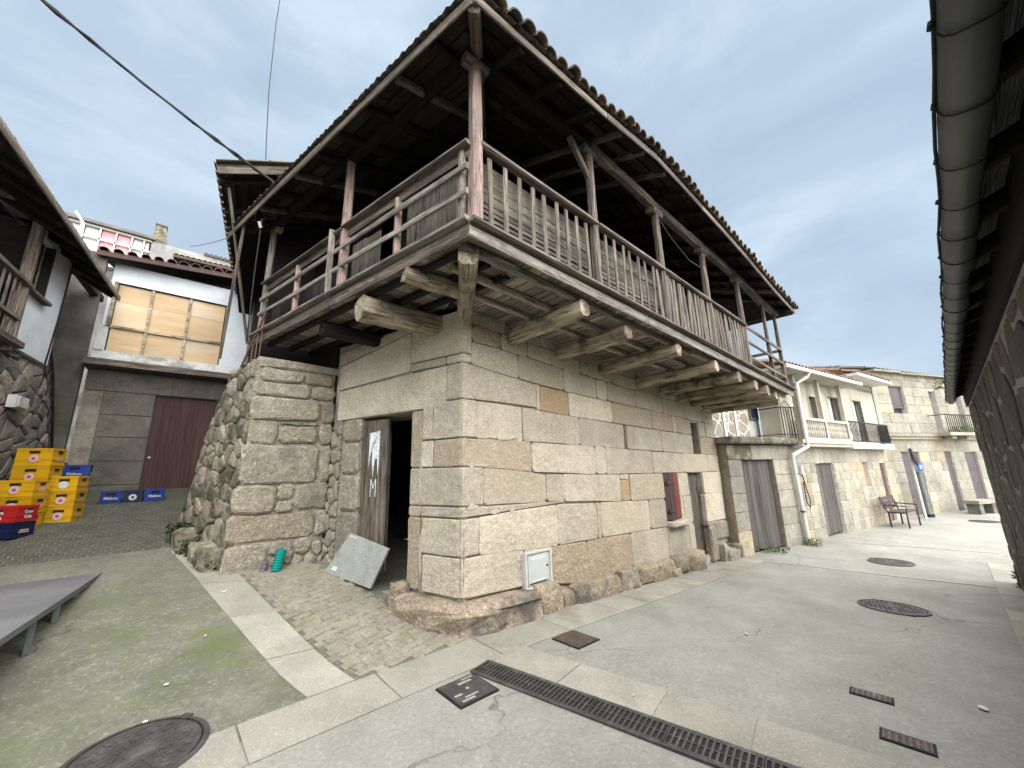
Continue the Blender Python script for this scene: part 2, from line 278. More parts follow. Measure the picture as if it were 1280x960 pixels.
def rect_pts(x0,x1,z0a,z0b,z1a,z1b,g=.006,r=.02,jit=.005):
    """quad with bottom z0a->z0b, top z1a->z1b, gap g, rounded corners r"""
    x0+=g;x1-=g;z0a+=g;z0b+=g;z1a-=g;z1b-=g
    w=x1-x0; r=min(r,w*.22,(z1a-z0a)*.22)
    J=lambda:rnd.uniform(-jit,jit)
    P=[(x0+r,z0a+J()),((x0+x1)/2+J()*3,(z0a+z0b)/2+J()),(x1-r,z0b+J()),(x1+J(),z0b+r),(x1+J(),(z0b+z1b)/2),(x1+J(),z1b-r),(x1-r,z1b+J()),((x0+x1)/2+J()*3,(z1a+z1b)/2+J()),(x0+r,z1a+J()),(x0+J(),z1a-r),(x0+J(),(z0a+z1a)/2),(x0+J(),z0a+r)]
    if w<.22: P=[p for i,p in enumerate(P) if i not in(1,7)]
    return P
def block(parent,F,m,x0,x1,z0,z1,g=.0035,r=.02,jit=.005,depth=.08,proud=None,bev=.008,crown=.0015,name='stone_block',smooth=False):
    z0=z0 if isinstance(z0,tuple) else (z0,z0); z1=z1 if isinstance(z1,tuple) else (z1,z1)
    return stone_poly(name,rect_pts(x0,x1,z0[0],z0[1],z1[0],z1[1],g,r,jit),m,parent,F,depth,rnd.uniform(-.003,.007) if proud is None else proud,bev,crown,smooth=smooth)
def core(parent,F,u0,u1,z0,z1,openings,thick,m,inset=.03,name='wall',zfun=None):
    us=sorted({u0,u1}|{min(max(o[k],u0),u1) for o in openings for k in(0,1)}); mb=MB()
    for a,b in zip(us,us[1:]):
        if b-a<1e-4: continue
        mid=(a+b)/2; hs=sorted([(o[2],o[3]) for o in openings if o[0]<mid<o[1]]); z=z0
        for (h0,h1) in hs+[(z1,z1)]:
            if h0>z+1e-4: mb.box((a,inset,z),(b,thick,h0),F)
            z=max(z,h1)
    c=F.to_translation(); me=mb.mesh(name,m)
    for v in me.vertices: v.co-=c
    return link(bpy.data.objects.new(name,me),parent,Matrix.Translation(c))
def coursed(parent,F,m,rows,u0,u1,openings,lo=.35,hi=.8,seed=1,name='stone_block',**k):
    r=random.Random(seed); off=0
    for z0,z1 in zip(rows,rows[1:]):
        segs=[(u0,u1)]
        for o in openings:
            if o[2]<z1-.02 and o[3]>z0+.02:
                ns=[]
                for a,b in segs:
                    if o[1]<=a or o[0]>=b: ns.append((a,b)); continue
                    if o[0]-a>.04: ns.append((a,o[0]))
                    if b-o[1]>.04: ns.append((o[1],b))
                segs=ns
        for a,b in segs:
            x=a
            while x<b-.02:
                w=r.uniform(lo,hi)
                if b-(x+w)<lo*.7: w=b-x
                mm=m if not isinstance(m,list) else r.choice(m)
                block(parent,F,mm,x,min(b,x+w),z0,z1,name=name,**k); x+=w
def clip(poly,px,pz,nx,nz):
    out=[]
    for i in range(len(poly)):
        a=poly[i];b=poly[(i+1)%len(poly)]; da=(a[0]-px)*nx+(a[1]-pz)*nz; db=(b[0]-px)*nx+(b[1]-pz)*nz
        if da<=0: out.append(a)
        if (da<0)!=(db<0) and abs(da-db)>1e-9:
            t=da/(da-db); out.append((a[0]+(b[0]-a[0])*t,a[1]+(b[1]-a[1])*t))
    return out
def inset_poly(p,g):
    cx=sum(a[0] for a in p)/len(p);cz=sum(a[1] for a in p)/len(p); out=[]
    q=p[:]
    n=len(p)
    for i in range(n):
        a=p[i];b=p[(i+1)%n]; ex,ez=b[0]-a[0],b[1]-a[1]; l=math.hypot(ex,ez)
        if l<1e-6: continue
        nx,nz=ez/l,-ex/l   # outward for ccw
        q=clip(q,a[0]-nx*g,a[1]-nz*g,nx,nz)
        if len(q)<3: return None
    return q
def round_poly(p,k=.22):
    out=[]
    n=len(p)
    for i in range(n):
        a=p[i-1];b=p[i];c=p[(i+1)%n]
        out.append((b[0]+(a[0]-b[0])*k,b[1]+(a[1]-b[1])*k)); out.append((b[0]+(c[0]-b[0])*k,b[1]+(c[1]-b[1])*k))
    return out
def rubble(parent,F,m,region,cw,ch,seed,gap=.009,proud=(.0,.03),depth=.08,bev=.018,crown=.01,name='rubble_stone',openings=(),k=.13,jit=.42):
    r=random.Random(seed); x0=min(p[0] for p in region);x1=max(p[0] for p in region);z0=min(p[1] for p in region);z1=max(p[1] for p in region)
    pts=[]; row=0; z=z0-ch*.5
    while z<z1+ch:
        x=x0-cw+(cw/2 if row%2 else 0)
        while x<x1+cw:
            pts.append((x+r.uniform(-jit,jit)*cw,z+r.uniform(-jit,jit)*ch)); x+=cw*r.uniform(.75,1.3)
        z+=ch; row+=1
    for i,(px,pz) in enumerate(pts):
        c=list(region)
        for j,(qx,qz) in enumerate(pts):
            if i==j or abs(qx-px)>3*cw or abs(qz-pz)>3*ch: continue
            c=clip(c,(px+qx)/2,(pz+qz)/2,qx-px,qz-pz)
            if len(c)<3: break
        if len(c)<3: continue
        mx_=sum(a[0] for a in c)/len(c); mz_=sum(a[1] for a in c)/len(c)
        if any(o[0]<mx_<o[1] and o[2]<mz_<o[3] for o in openings): continue
        c=inset_poly(c,gap)
        if not c or len(c)<3: continue
        area=abs(sum(c[a][0]*c[(a+1)%len(c)][1]-c[(a+1)%len(c)][0]*c[a][1] for a in range(len(c))))/2
        if area<cw*ch*.06: continue
        # drop near-duplicate points, then soften corners
        d=[c[0]]
        for q in c[1:]:
            if math.hypot(q[0]-d[-1][0],q[1]-d[-1][1])>.02: d.append(q)
        if len(d)<3: continue
        c=round_poly(d,k)
        mm=m if not isinstance(m,list) else r.choice(m)
        stone_poly(name,c,mm,parent,F,depth,r.uniform(*proud),bev,crown,smooth=False)
# ================================================================ SETTING
def grid_sheet(name,xs,ys,dz,m,keep=None):
    mb=MB(); idx={}
    for i,x in enumerate(xs):
        for j,y in enumerate(ys): idx[i,j]=len(mb.v); mb.v.append((x,y,gz(x,y)+dz))
    for i in range(len(xs)-1):
        for j in range(len(ys)-1):
            if keep and not keep((xs[i]+xs[i+1])/2,(ys[j]+ys[j+1])/2): continue
            mb.f.append((idx[i,j],idx[i+1,j],idx[i+1,j+1],idx[i,j+1])); mb.fm.append(0)
    me=mb.mesh(name,m,True); return me
def lin(a,b,s): n=max(1,round((b-a)/s)); return [a+(b-a)*i/n for i in range(n+1)]
gx=[-260,-120,-60,-30,-15]+lin(-9,12,.5)+[16,22,30,45,70,120,260]
gy=[-260,-120,-60,-30,-14]+lin(-9,16,.5)+[20,30,45,70,120,260]
g=inst('ground',grid_sheet('ground',gx,gy,-.06,GU),None,I4); struct(g)
xs=lin(-9,12,.2)+[14,17,20,24,30,40,60]; ys=lin(-11,-.4,.2)+lin(-.4,.8,.2)[1:]
st=inst('street',grid_sheet('street',xs,ys,0,CG,keep=lambda x,y: y<-.4 or x>-.2),None,I4); struct(st)
al=inst('alley_paving',grid_sheet('alley_paving',lin(-9,-.2,.2),lin(-.4,14,.2),0,CA,keep=lambda x,y: True),None,I4); struct(al)
def slab(name,c4,m,parent,dz=.008,nx=3,ny=2,gap=.005,thick=.1):
    """paving slab following the ground; c4 = four plan corners ccw"""
    cx=sum(p[0] for p in c4)/4; cy=sum(p[1] for p in c4)/4
    q=[]
    for (x,y) in c4:
        l=math.hypot(x-cx,y-cy); k=(l-gap*1.4)/l; q.append((cx+(x-cx)*k,cy+(y-cy)*k))
    mb=MB(); zz=gz(cx,cy); h=rnd.uniform(-.0015,.0015); V={}
    for i in range(nx+1):
        for j in range(ny+1):
            u=i/nx;v=j/ny
            x=(q[0][0]*(1-u)+q[1][0]*u)*(1-v)+(q[3][0]*(1-u)+q[2][0]*u)*v; y=(q[0][1]*(1-u)+q[1][1]*u)*(1-v)+(q[3][1]*(1-u)+q[2][1]*u)*v
            V[i,j]=len(mb.v); mb.v.append((x-cx,y-cy,gz(x,y)+dz+h-zz))
    for i in range(nx):
        for j in range(ny): mb.f.append((V[i,j],V[i+1,j],V[i+1,j+1],V[i,j+1])); mb.fm.append(0)
    rim=[V[i,0] for i in range(nx)]+[V[nx,j] for j in range(ny)]+[V[i,ny] for i in range(nx,0,-1)]+[V[0,j] for j in range(ny,0,-1)]
    b=len(mb.v)
    for i in rim: x,y,z=mb.v[i]; mb.v.append((x,y,z-thick))
    n=len(rim)
    for k in range(n): mb.f.append((rim[k],b+k,b+(k+1)%n,rim[(k+1)%n])); mb.fm.append(0)
    return inst(name,mb.mesh(name,m),parent,Matrix.Translation((cx,cy,zz)))
# kerb band along the house and its continuation left
x=-3.6; r5=random.Random(5)
while x<6.9:
    w=r5.uniform(.62,.98); x2=min(7.0,x+w)
    y1=-.13 if x>-.35 else -.2
    slab('paving_slab',[(x,-.66),(x2,-.66),(x2,y1),(x,y1)],SL,st); x=x2
# slabs along the right of the drain
A=Vector((-.17,-.67)); d=Vector((.2,-.98)).normalized(); nrm=Vector((d.y,-d.x))*-1
t=0
for w in (.62,.7,.55,.8,.7,.7): 
    a=A+d*t; b=A+d*(t+w); o=Vector((.42,.085))
    slab('paving_slab',[(a.x,a.y),(b.x,b.y),(b.x+o.x,b.y+o.y),(a.x+o.x,a.y+o.y)],SL,st,dz=.006); t+=w
# pale strip going up the alley
La,Lb=Vector((-1.45,-.19)),Vector((-2.19,3.45)); Ra,Rb=Vector((-1.11,-.19)),Vector((-1.75,3.23))
cuts=[0,.19,.42,.66,.86,1.0]
for a,b in zip(cuts,cuts[1:]):
    p=[La.lerp(Lb,a),Ra.lerp(Rb,a),Ra.lerp(Rb,b),La.lerp(Lb,b)]; slab('paving_slab',[tuple(q) for q in p],SL,al,nx=2,ny=5)
# light slab rows across the far street
for (xa,ya,xb,yb,w) in ((6.95,-.55,7.35,-3.7,.10),(10.4,-1.1,10.9,-3.9,.12),(15.5,-2.0,16.4,-5.0,.14)):
    n=4
    for i in range(n):
        t0=i/n;t1=(i+1)/n
        p=[(xa+(xb-xa)*t0,ya+(yb-ya)*t0),(xa+(xb-xa)*t1,ya+(yb-ya)*t1)]
        slab('paving_slab',[p[0],p[1],(p[1][0]+w,p[1][1]),(p[0][0]+w,p[0][1])],SL,st,nx=3,ny=1)
x=1.2
while x<9.2:
    w=r5.uniform(.7,1.0); slab('paving_slab',[(x,-3.93),(x+w,-3.93),(x+w,-3.68),(x,-3.68)],SL,st,dz=.007); x+=w
# setts in front of the doorway
def inside(p,poly):
    c=False; n=len(poly)
    for i in range(n):
        (x1,y1),(x2,y2)=poly[i],poly[i-1]
        if (y1>p[1])!=(y2>p[1]) and p[0]<(x2-x1)*(p[1]-y1)/(y2-y1)+x1: c=not c
    return c
sett_zone=[(-1.08,-.18),(.0,-.18),(-.02,.1),(-.66,2.36),(-1.72,2.36),(-1.72,3.15)]
SM=[]
for k in range(6):
    mb=MB(); a=.0425; q=[(-a,-a),(a,-a),(a,a),(-a,a)]
    q=[(px+rnd.uniform(-.006,.006),py+rnd.uniform(-.006,.006)) for px,py in q]
    vs=[(px,py,-.05) for px,py in q]+[(px,py,-.006) for px,py in q]+[(px*.8,py*.8,rnd.uniform(-.001,.003)) for px,py in q]
    mb.add(vs,[(8,9,10,11)]+[(i,(i+1)%4,(i+1)%4+4,i+4) for i in range(4)]+[(i+4,(i+1)%4+4,(i+1)%4+8,i+8) for i in range(4)]); SM.append(mb.mesh('sett',SE,False))
n=0
for i in range(-8,46):
    for j in range(-34,52):
        a=R(16); u=i*.09+rnd.uniform(-.005,.005)+(.045 if j%2 else 0); v=j*.089+rnd.uniform(-.004,.004)
        x=-.9+u*math.cos(a)-v*math.sin(a); y=.2+u*math.sin(a)+v*math.cos(a)
        if inside((x,y),sett_zone):
            e=.02; gxs=(gz(x+e,y)-gz(x-e,y))/(2*e); gys=(gz(x,y+e)-gz(x,y-e))/(2*e)
            M=Matrix.Translation((x,y,gz(x,y)+.014))@Vector((0,0,1)).rotation_difference(Vector((-gxs,-gys,1))).to_matrix().to_4x4()@Matrix.Rotation(a+rnd.uniform(-.06,.06),4,'Z')
            if n<298: inst('sett',rnd.choice(SM),al,M); n+=1
# smaller setts of the upper alley, too many to pick apart
mb=MB()
for i in range(0,34):
    for j in range(0,46):
        a=R(6); u=i*.10+rnd.uniform(-.006,.006)+(.05 if j%2 else 0); v=j*.10
        x=-4.3+u*math.cos(a)-v*math.sin(a)*.2; y=3.62+u*math.sin(a)*.3+v
        if y>7.75 or x<-4.3 or x>-1.7: continue
        h=gz(x,y)+.012+rnd.uniform(-.004,.004); s=.046
        vs=[(x+dx*s,y+dy*s,gz(x+dx*s,y+dy*s)-.03) for dx,dy in((-1,-1),(1,-1),(1,1),(-1,1))]+[(x+dx*s*.82,y+dy*s*.82,gz(x+dx*s,y+dy*s)+.012+rnd.uniform(-.003,.003)) for dx,dy in((-1,-1),(1,-1),(1,1),(-1,1))]
        mb.add(vs,[(4,5,6,7)]+[(k,(k+1)%4,(k+1)%4+4,k+4) for k in range(4)])
stuff(mb.build('small_setts',SD,al))
# ================================================================ MAIN HOUSE
dL=Vector((-.275,.9615,0)); nL=Vector((-.9615,-.275,0))
house=thing('granite_house','old two storey granite corner house with sagging wooden balcony and tiled roof','house',(0,0,0))
FR=wframe((0,0,0),(1,0)); FLf=wframe((0,0,0),(-dL.x,-dL.y))
def pw(tab,x):
    if x<=tab[0][0]: return tab[0][1]
    for (a,za),(b,zb) in zip(tab,tab[1:]):
        if x<=b: return za+(zb-za)*(x-a)/(b-a)
    return tab[-1][1]
ZT=[(0,3.47),(7.2,3.10)]
B1_=[(.2,3.28),(1.5,3.22),(3,3.15),(4.5,3.08),(7.2,2.96)]
B2_=[(.2,3.06),(1,3.03),(2.2,2.97),(3.5,2.92),(5.5,2.85),(7.2,2.75)]
B3_=[(0,2.78),(1.2,2.68),(2.3,2.63),(4.2,2.59),(5.8,2.52),(7.2,2.48)]
B4_=[(0,2.36),(1,2.335),(2,2.29),(3.5,2.25),(5.5,2.21),(7.2,2.16)]
B5_=[(0,1.91),(2.5,1.88),(4.2,1.83),(5.5,1.81),(7.2,1.79)]
B6_=[(0,1.60),(.3,1.595),(1.06,1.515),(2,1.47),(4,1.44),(7.2,1.42)]
B7_=[(0,1.18),(.3,1.175),(1.3,1.14),(1.66,1.12),(2.5,1.06),(3.3,1.03),(4.3,1.0),(7.2,.97)]
B8_=[(0,1.06),(.3,1.07),(1.4,1.10),(1.7,1.115),(2.5,1.06),(3.3,1.03),(4.3,1.0),(7.2,.97)]
B9_=[(0,.675),(.3,.67),(1.4,.60),(2.4,.57),(3.8,.53),(5.4,.49)]
BA_=[(0,.28),(.9,.23),(1.3,.18),(1.75,.06),(3.2,.03),(4.3,-.02),(5.4,-.04)]
win=(5.87,6.22,1.80,2.47); slot=(3.255,3.335,1.86,2.25); shut=(4.43,5.0,.60,1.46); door=(5.45,6.12,-.34,1.42)
ops=[win,slot,shut,door]
core(house,FR,0,7.12,-.5,3.45,[win,(slot[0],slot[1],slot[2],slot[3]),shut,door],.55,MO)
LW=(-1.78,-.80,.2,2.29)   # left doorway in u=-s
core(house,FLf,-2.41,0,-.3,3.42,[LW],.55,MO)
def rowblocks(top,bot,xs,mats=None,ops_=ops,skip=()):
    for i,(a,b) in enumerate(zip(xs,xs[1:])):
        if i in skip: continue
        m=(mats or {}).get(i,GR)
        block(house,FR,m,a,b,(pw(bot,a),pw(bot,b)),(pw(top,a),pw(top,b)),r=rnd.uniform(.015,.05),jit=.007)
rowblocks(ZT,B1_,[.11,.70,1.32,1.95,2.6,3.4,4.2,5.0,5.8,6.5,7.12])
rowblocks(B1_,B2_,[.12,.58,1.05,1.53,2.17,2.35,3.02,3.8,4.55,5.3,6.1,6.6,7.12],{0:GW})
rowblocks(B2_,B3_,[.12,.86,1.76,2.57,2.85,3.72,4.7,5.7,6.5,7.12])
rowblocks(B3_,B4_,[1.18,1.26,1.85,2.95,4.23,5.03,5.22,5.86],{1:GO}); rowblocks(B3_,B4_,[6.23,6.6,7.12])
rowblocks(B4_,B5_,[.20,.92,2.07,3.25],skip=()); rowblocks(B4_,B5_,[3.34,4.53,5.86]); rowblocks(B4_,B5_,[6.23,7.12])
rowblocks(B5_,B6_,[1.06,2.41,2.67,4.1,5.3,6.5,7.12])
rowblocks(B6_,B7_,[.28,1.31,1.66,3.02]); rowblocks(B6_,B7_,[3.29,4.42])
block(house,FR,GO,3.03,3.28,(1.04,1.03),(1.37,1.36)); block(house,FR,GR,3.03,3.28,(1.37,1.36),(1.455,1.45))
rowblocks(B6_,B7_,[5.01,5.44]); rowblocks(B6_,B7_,[6.13,7.12])
rowblocks(B8_,B9_,[.22,1.49,2.35,2.45,3.84,4.42])
block(house,FR,GR,4.42,5.1,(.51,.49),(.59,.59)); rowblocks(B8_,B9_,[5.11,5.44])
block(house,FR,GR,5.01,5.11,(.5,.5),(1.0,1.0))
block(house,FR,GR,6.10,7.08,(.42,.4),(.98,.97))
rowblocks(B9_,BA_,[.88,1.30,2.08,3.2,4.38,5.22,5.45],{0:GR,1:GW,2:GW})
block(house,FR,GD,6.06,6.42,(-.36,-.36),(.36,.36),proud=.05,r=.05,bev=.03)
block(house,FR,GD,6.43,7.15,(.03,.0),(.41,.38),proud=.02,r=.05,bev=.03)
block(house,FR,GD,6.02,6.44,(.355,.355),(.43,.43),proud=.03)
def corner_block(x1,s1,z0,z1,m=GR,proud=.004,rc=.04,bev=.012,rough=.004,name='corner_stone',inn=.2,nz_=2):
    path=[]   # (point, outward)
    o=Vector((0,-1,0)); 
    for t in (1,.5): path.append((Vector((max(x1*t,.02+rc*t),0,0)),o))
    path.append((Vector((rc,0,0)),o)); mid=(o+nL).normalized()
    path.append((Vector((0,0,0))-mid*rc*.25,mid)); path.append((dL*rc,nL))
    for t in (.5,1): path.append((dL*max(s1*t,rc*1.2+.02*t),nL))
    inner=[dL*s1-nL*inn,Vector((inn,inn,0)),Vector((x1,inn,0))]
    n=len(path); rings=[]
    Z0=z0 if isinstance(z0,tuple) else (z0,z0); Z1=z1 if isinstance(z1,tuple) else (z1,z1); z0,z1=0.,1.
    H=Z1[0]-Z0[0]; be=bev/H; ee=.004/H
    def zmap(t,x): k=max(0,min(1,x/x1)); a_=Z0[0]+(Z0[1]-Z0[0])*k; b_=Z1[0]+(Z1[1]-Z1[0])*k; return a_+(b_-a_)*t
    zz=[(z0+ee,bev),(z0+be+ee,0)]+[(z0+(z1-z0)*k/(nz_+1),0) for k in range(1,nz_+1)]+[(z1-be-ee,0),(z1-ee,bev)]
    vs=[];fs=[]
    for (z,ins) in zz:
        for i,(p,o_) in enumerate(path):
            e=Vector((0,0,0))
            if i==0: e=Vector((-.006-ins*.6,0,0))
            if i==n-1: e=-dL*(.006+ins*.6)
            q=p+o_*(proud-ins+rnd.uniform(-rough,rough))+e; vs.append((q.x,q.y,zmap(z,q.x)+rnd.uniform(-rough,rough)*.5))
        for p in inner: vs.append((p.x,p.y,zmap(z,p.x)))
    N=n+3
    for k in range(len(zz)-1):
        for i in range(N): fs.append((k*N+(i+1)%N,k*N+i,(k+1)*N+i,(k+1)*N+(i+1)%N))
    fs.append(tuple(range(N))); fs.append(tuple(range((len(zz)-1)*N,len(zz)*N))[::-1])
    mb=MB(); mb.add(vs,fs); return mb.build(name,m,house,smooth=False)
corner_block(.12,.85,2.90,3.44)
corner_block(.12,.25,2.79,2.895)
corner_block(1.18,.24,2.36,(2.785,2.68)); corner_block(.20,.44,1.92,2.355); corner_block(1.05,.42,(1.605,1.52),1.915)
corner_block(.28,.79,1.185,1.60); corner_block(1.66,.6,(1.065,1.125),(1.18,1.135)); corner_block(.22,.58,.68,1.06,rc=.08,rough=.007); corner_block(.87,.56,(.285,.235),.672,rc=.09,rough=.006)
corner_block(.93,.70,-.25,(.275,.22),GP,proud=.23,rc=.26,bev=.06,rough=.026,name='plinth_rock',nz_=4)
def lb(s0,s1,z0,z1,m=GR,**k): return block(house,FLf,m,-s1,-s0,z0,z1,**k)
lb(.25,2.32,2.295,(2.725,2.785),name='lintel',r=.02); lb(.86,2.32,(2.74,2.80),(3.10,3.32),r=.02); lb(.86,2.35,(3.11,3.33),(3.3,3.43),r=.02); lb(.26,.85,2.79,2.895)
lb(.62,.80,1.605,2.29); lb(.45,.62,1.92,2.325); lb(.43,.62,1.605,1.91)
lb(.61,.80,1.065,1.18); lb(.61,.80,.30,1.06); lb(.57,.80,.285,.50) if False else None
for z0,z1,w in((1.98,2.29,.02),(1.55,1.975,.0),(1.08,1.545,.03),(.40,1.07,.05)): lb(1.78-w,2.16,z0,z1,GD,r=.05,bev=.025,proud=.01)
rubble(house,FLf,GD,[(-2.42,.3),(-2.17,.3),(-2.17,2.3),(-2.42,2.3)],.2,.18,3)
# pale lime repairs smeared over the joints near the corner
r9=random.Random(9)
for (F_,u,z,a,b_) in ((FR,.12,1.60,.04,.07),(FR,.13,1.18,.09,.035),(FR,.45,1.10,.10,.025),(FR,.70,1.11,.06,.03),(FR,1.05,1.95,.10,.02),(FR,.6,1.93,.25,.016),(FR,.15,2.42,.03,.07),(FLf,-.62,1.50,.016,.35),(FLf,-.3,1.94,.22,.014),(FLf,-.59,.62,.022,.32),(FR,1.5,.64,.30,.014),(FR,.25,1.62,.16,.013)):
    n=22; mb=MB(); pts=[(u+math.cos(6.283*k/n)*a*r9.uniform(.4,1.2),z+math.sin(6.283*k/n)*b_*r9.uniform(.4,1.2)) for k in range(n)]
    mb.add([F_@Vector((x,-.0088,zz)) for x,zz in pts]+[F_@Vector((x,.02,zz)) for x,zz in pts],[tuple(range(n))]+[(k,k+n,(k+1)%n+n,(k+1)%n) for k in range(n)]); mb.build('lime_smear',LS,house)
# plinth boulders under the right facade
def rock(name,c,sz,m,parent,seed,rot=0,sub=3):
    bm=bmesh.new(); bmesh.ops.create_icosphere(bm,subdivisions=sub,radius=1)
    for v in bm.verts:
        p=v.co; q=Vector([math.copysign(abs(a)**.42,a) for a in p]); n_=mnoise.noise(p*1.2+Vector((seed*3.1,0,0)))*.24+mnoise.noise(p*3.1+Vector((seed*1.7,5,0)))*.10
        v.co=Vector((q.x*sz[0],q.y*sz[1],q.z*sz[2]))*(.92+n_)
    me=bpy.data.meshes.new(name); bm.to_mesh(me); bm.free(); me.materials.append(m); me.polygons.foreach_set('use_smooth',[True]*len(me.polygons))
    return inst(name,me,parent,Matrix.Translation(c)@Matrix.Rotation(rot,4,'Z'))
rk=[(.93,1.40,-.14,.24,.14),(1.40,1.62,-.14,.10,.10),(1.63,2.66,-.2,.10,.14),(2.66,3.15,-.17,.09,.10),(2.66,3.2,-.24,-.06,.13),(3.16,3.75,-.2,.06,.1),(3.5,3.9,-.3,-.08,.14),(3.76,4.3,-.24,.03,.10),(4.1,4.5,-.32,-.12,.14),(4.3,4.85,-.27,.03,.12),(4.86,5.4,-.38,.02,.17),(2.1,2.5,.0,.1,.07)]
for i,(a,b,z0,z1,dp) in enumerate(rk):
    rock('plinth_rock',((a+b)/2,-.02,(z0+z1)/2),((b-a)/2*1.04,dp+.03,(z1-z0)/2*1.12),GP if i<3 or i%3 else GD,house,i)
for i,(s,z,r_) in enumerate(((.72,.16,.15),(.82,.30,.1),(.55,.05,.14))):
    p=dL*s+nL*.07; rock('plinth_rock',(p.x,p.y,z),(r_,r_*.9,r_*.8),GP,house,20+i)
rock('plinth_rock',(6.75,-.1,-.3),(.3,.16,.16),GD,house,31); rock('plinth_rock',(7.05,-.08,-.28),(.2,.18,.2),GM,house,32); rock('plinth_rock',(6.5,-.08,-.22),(.12,.1,.2),GD,house,33)
# right facade openings
def plank_leaf(parent,F,m,u0,u1,z0,z1,n,y,th=.03,name='plank',gap=.004,rag=0,warp=0):
    w=(u1-u0)/n; out=[]
    for i in range(n):
        a=u0+w*i+gap/2; c=a+(w-gap)/2; r0=rnd.uniform(0,rag)
        M=F@Matrix.Translation((c,y+rnd.uniform(-.003,.003),z0+r0))@Matrix.Rotation(-math.pi/2,4,'Y')
        mb=MB(); L=z1-z0-r0; mb.box((0,-(w-gap)/2,-th/2),(L,(w-gap)/2,th/2))
        M=F@Matrix(((0,-1,0,c),(0,0,1,y+rnd.uniform(-.003,.003)),(1,0,0,z0+r0),(0,0,0,1)))
        out.append(inst(name,mb.mesh(name,m),parent,M))
    return out
def group_part(name,parent,F,u,y,z):   # a thin backing mesh that carries planks one level deeper
    pass
def leaf(parent,F,m,u0,u1,z0,z1,n,y,name='door',hinge=None,ang=0,th=.03,back=WK,rag=0):
    """door leaf: backing ledge board (part) with planks (sub-parts)"""
    if ang:
        hx=u0 if hinge=='l' else u1
        F=F@Matrix.Translation((hx,y,0))@Matrix.Rotation(ang,4,'Z')@Matrix.Translation((-hx,-y,0))
    mb=MB(); mb.box((0,0,0),(u1-u0-.02,.015,z1-z0-.04)); p=inst(name,mb.mesh(name,back),parent,F@Matrix.Translation((u0+.01,y+th*.6,z0+.02)))
    plank_leaf(p,F,m,u0,u1,z0,z1,n,y,th,rag=rag); return p
leaf(house,FR,WG,5.46,6.11,-.2,1.41,4,.14,back=WK)
b=MB(); b.box((5.44,.02,-.42),(6.1,.34,-.2)); b.build('threshold',GR,house)
p=leaf(house,FR,WM_,4.44,4.70,.62,1.45,2,.02,name='shutter',hinge='l',ang=-.25); 
p=leaf(house,FR,WR,4.735,4.99,.62,1.45,2,.02,name='shutter',hinge='r',ang=.10)
for z in (.78,1.27):
    bb=MB(); bb.box((4.45,-.055,z-.03),(4.68,-.035,z+.03)); bb.build('shutter_ledge',WM_,house)
block(house,FR,GR,4.40,5.08,(.50,.47),(.60,.60),proud=.13,depth=.25,bev=.03,name='window_sill')
bb=MB(); bb.box((5.87,.2,2.13),(6.22,.24,2.17)); bb.build('window_bar',WK,house)
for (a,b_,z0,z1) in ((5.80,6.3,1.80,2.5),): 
    bb=MB(); bb.box((a,.5,z0),(b_,.54,z1)); bb.build('window_pane',DG,house)  # near-black sheet paints in the dark of the room behind
# left doorway leaf with the torn poster
dl_=leaf(house,FLf,WD,-1.77,-1.30,.36,2.25,3,.06,name='door',hinge='l',ang=.05,rag=.04)
pm=MB(); pp=[(-1.50,1.83),(-1.46,1.85),(-1.44,1.94),(-1.40,2.0),(-1.36,2.01),(-1.355,1.72),(-1.31,1.70),(-1.305,1.90),(-1.265,1.85),(-1.265,2.08),(-1.50,2.07)]
F2=FLf@Matrix.Translation((-1.77,.06,0))@Matrix.Rotation(.05,4,'Z')@Matrix.Translation((1.77,-.06,0))@Matrix.Translation((-.13,-.042,0))
pp=[(-1.49,1.62),(-1.46,1.80),(-1.435,1.93),(-1.43,1.72),(-1.40,1.50),(-1.375,1.74),(-1.335,1.74),(-1.315,1.52),(-1.30,1.66),(-1.30,2.10),(-1.49,2.08)]
pm.add([F2@Vector((x,.078,z)) for x,z in pp]+[F2@Vector((x,.080,z)) for x,z in pp],[(0,1,9,10),(1,2,9),(2,3,5),(2,5,9),(5,6,9),(6,8,9),(6,7,8),(3,4,5)]); pm.build('poster',PA,dl_)
def text_mesh(name,body,size,m,parent,M,ext=.0008,bold=0):
    cu=bpy.data.curves.new(name,'FONT'); cu.body=body; cu.size=size; cu.extrude=ext; cu.align_x='CENTER'; cu.align_y='CENTER'; cu.offset=bold; cu.resolution_u=2
    o=bpy.data.objects.new('tmp',cu); S.collection.objects.link(o); dg=bpy.context.evaluated_depsgraph_get(); me=bpy.data.meshes.new_from_object(o.evaluated_get(dg)); bpy.data.objects.remove(o)
    me.name=name; me.materials.clear(); me.materials.append(m); return inst(name,me,parent,M)
def wall_text(F,u,y,z): # text facing -y of the frame
    return F@Matrix(((1,0,0,u),(0,0,-1,y),(0,1,0,z),(0,0,0,1)))
text_mesh('poster_letter','M',.24,PA,dl_,wall_text(F2,-1.385,.080,1.36)@Matrix.Diagonal((.7,1.4,1,1)),bold=-.004)
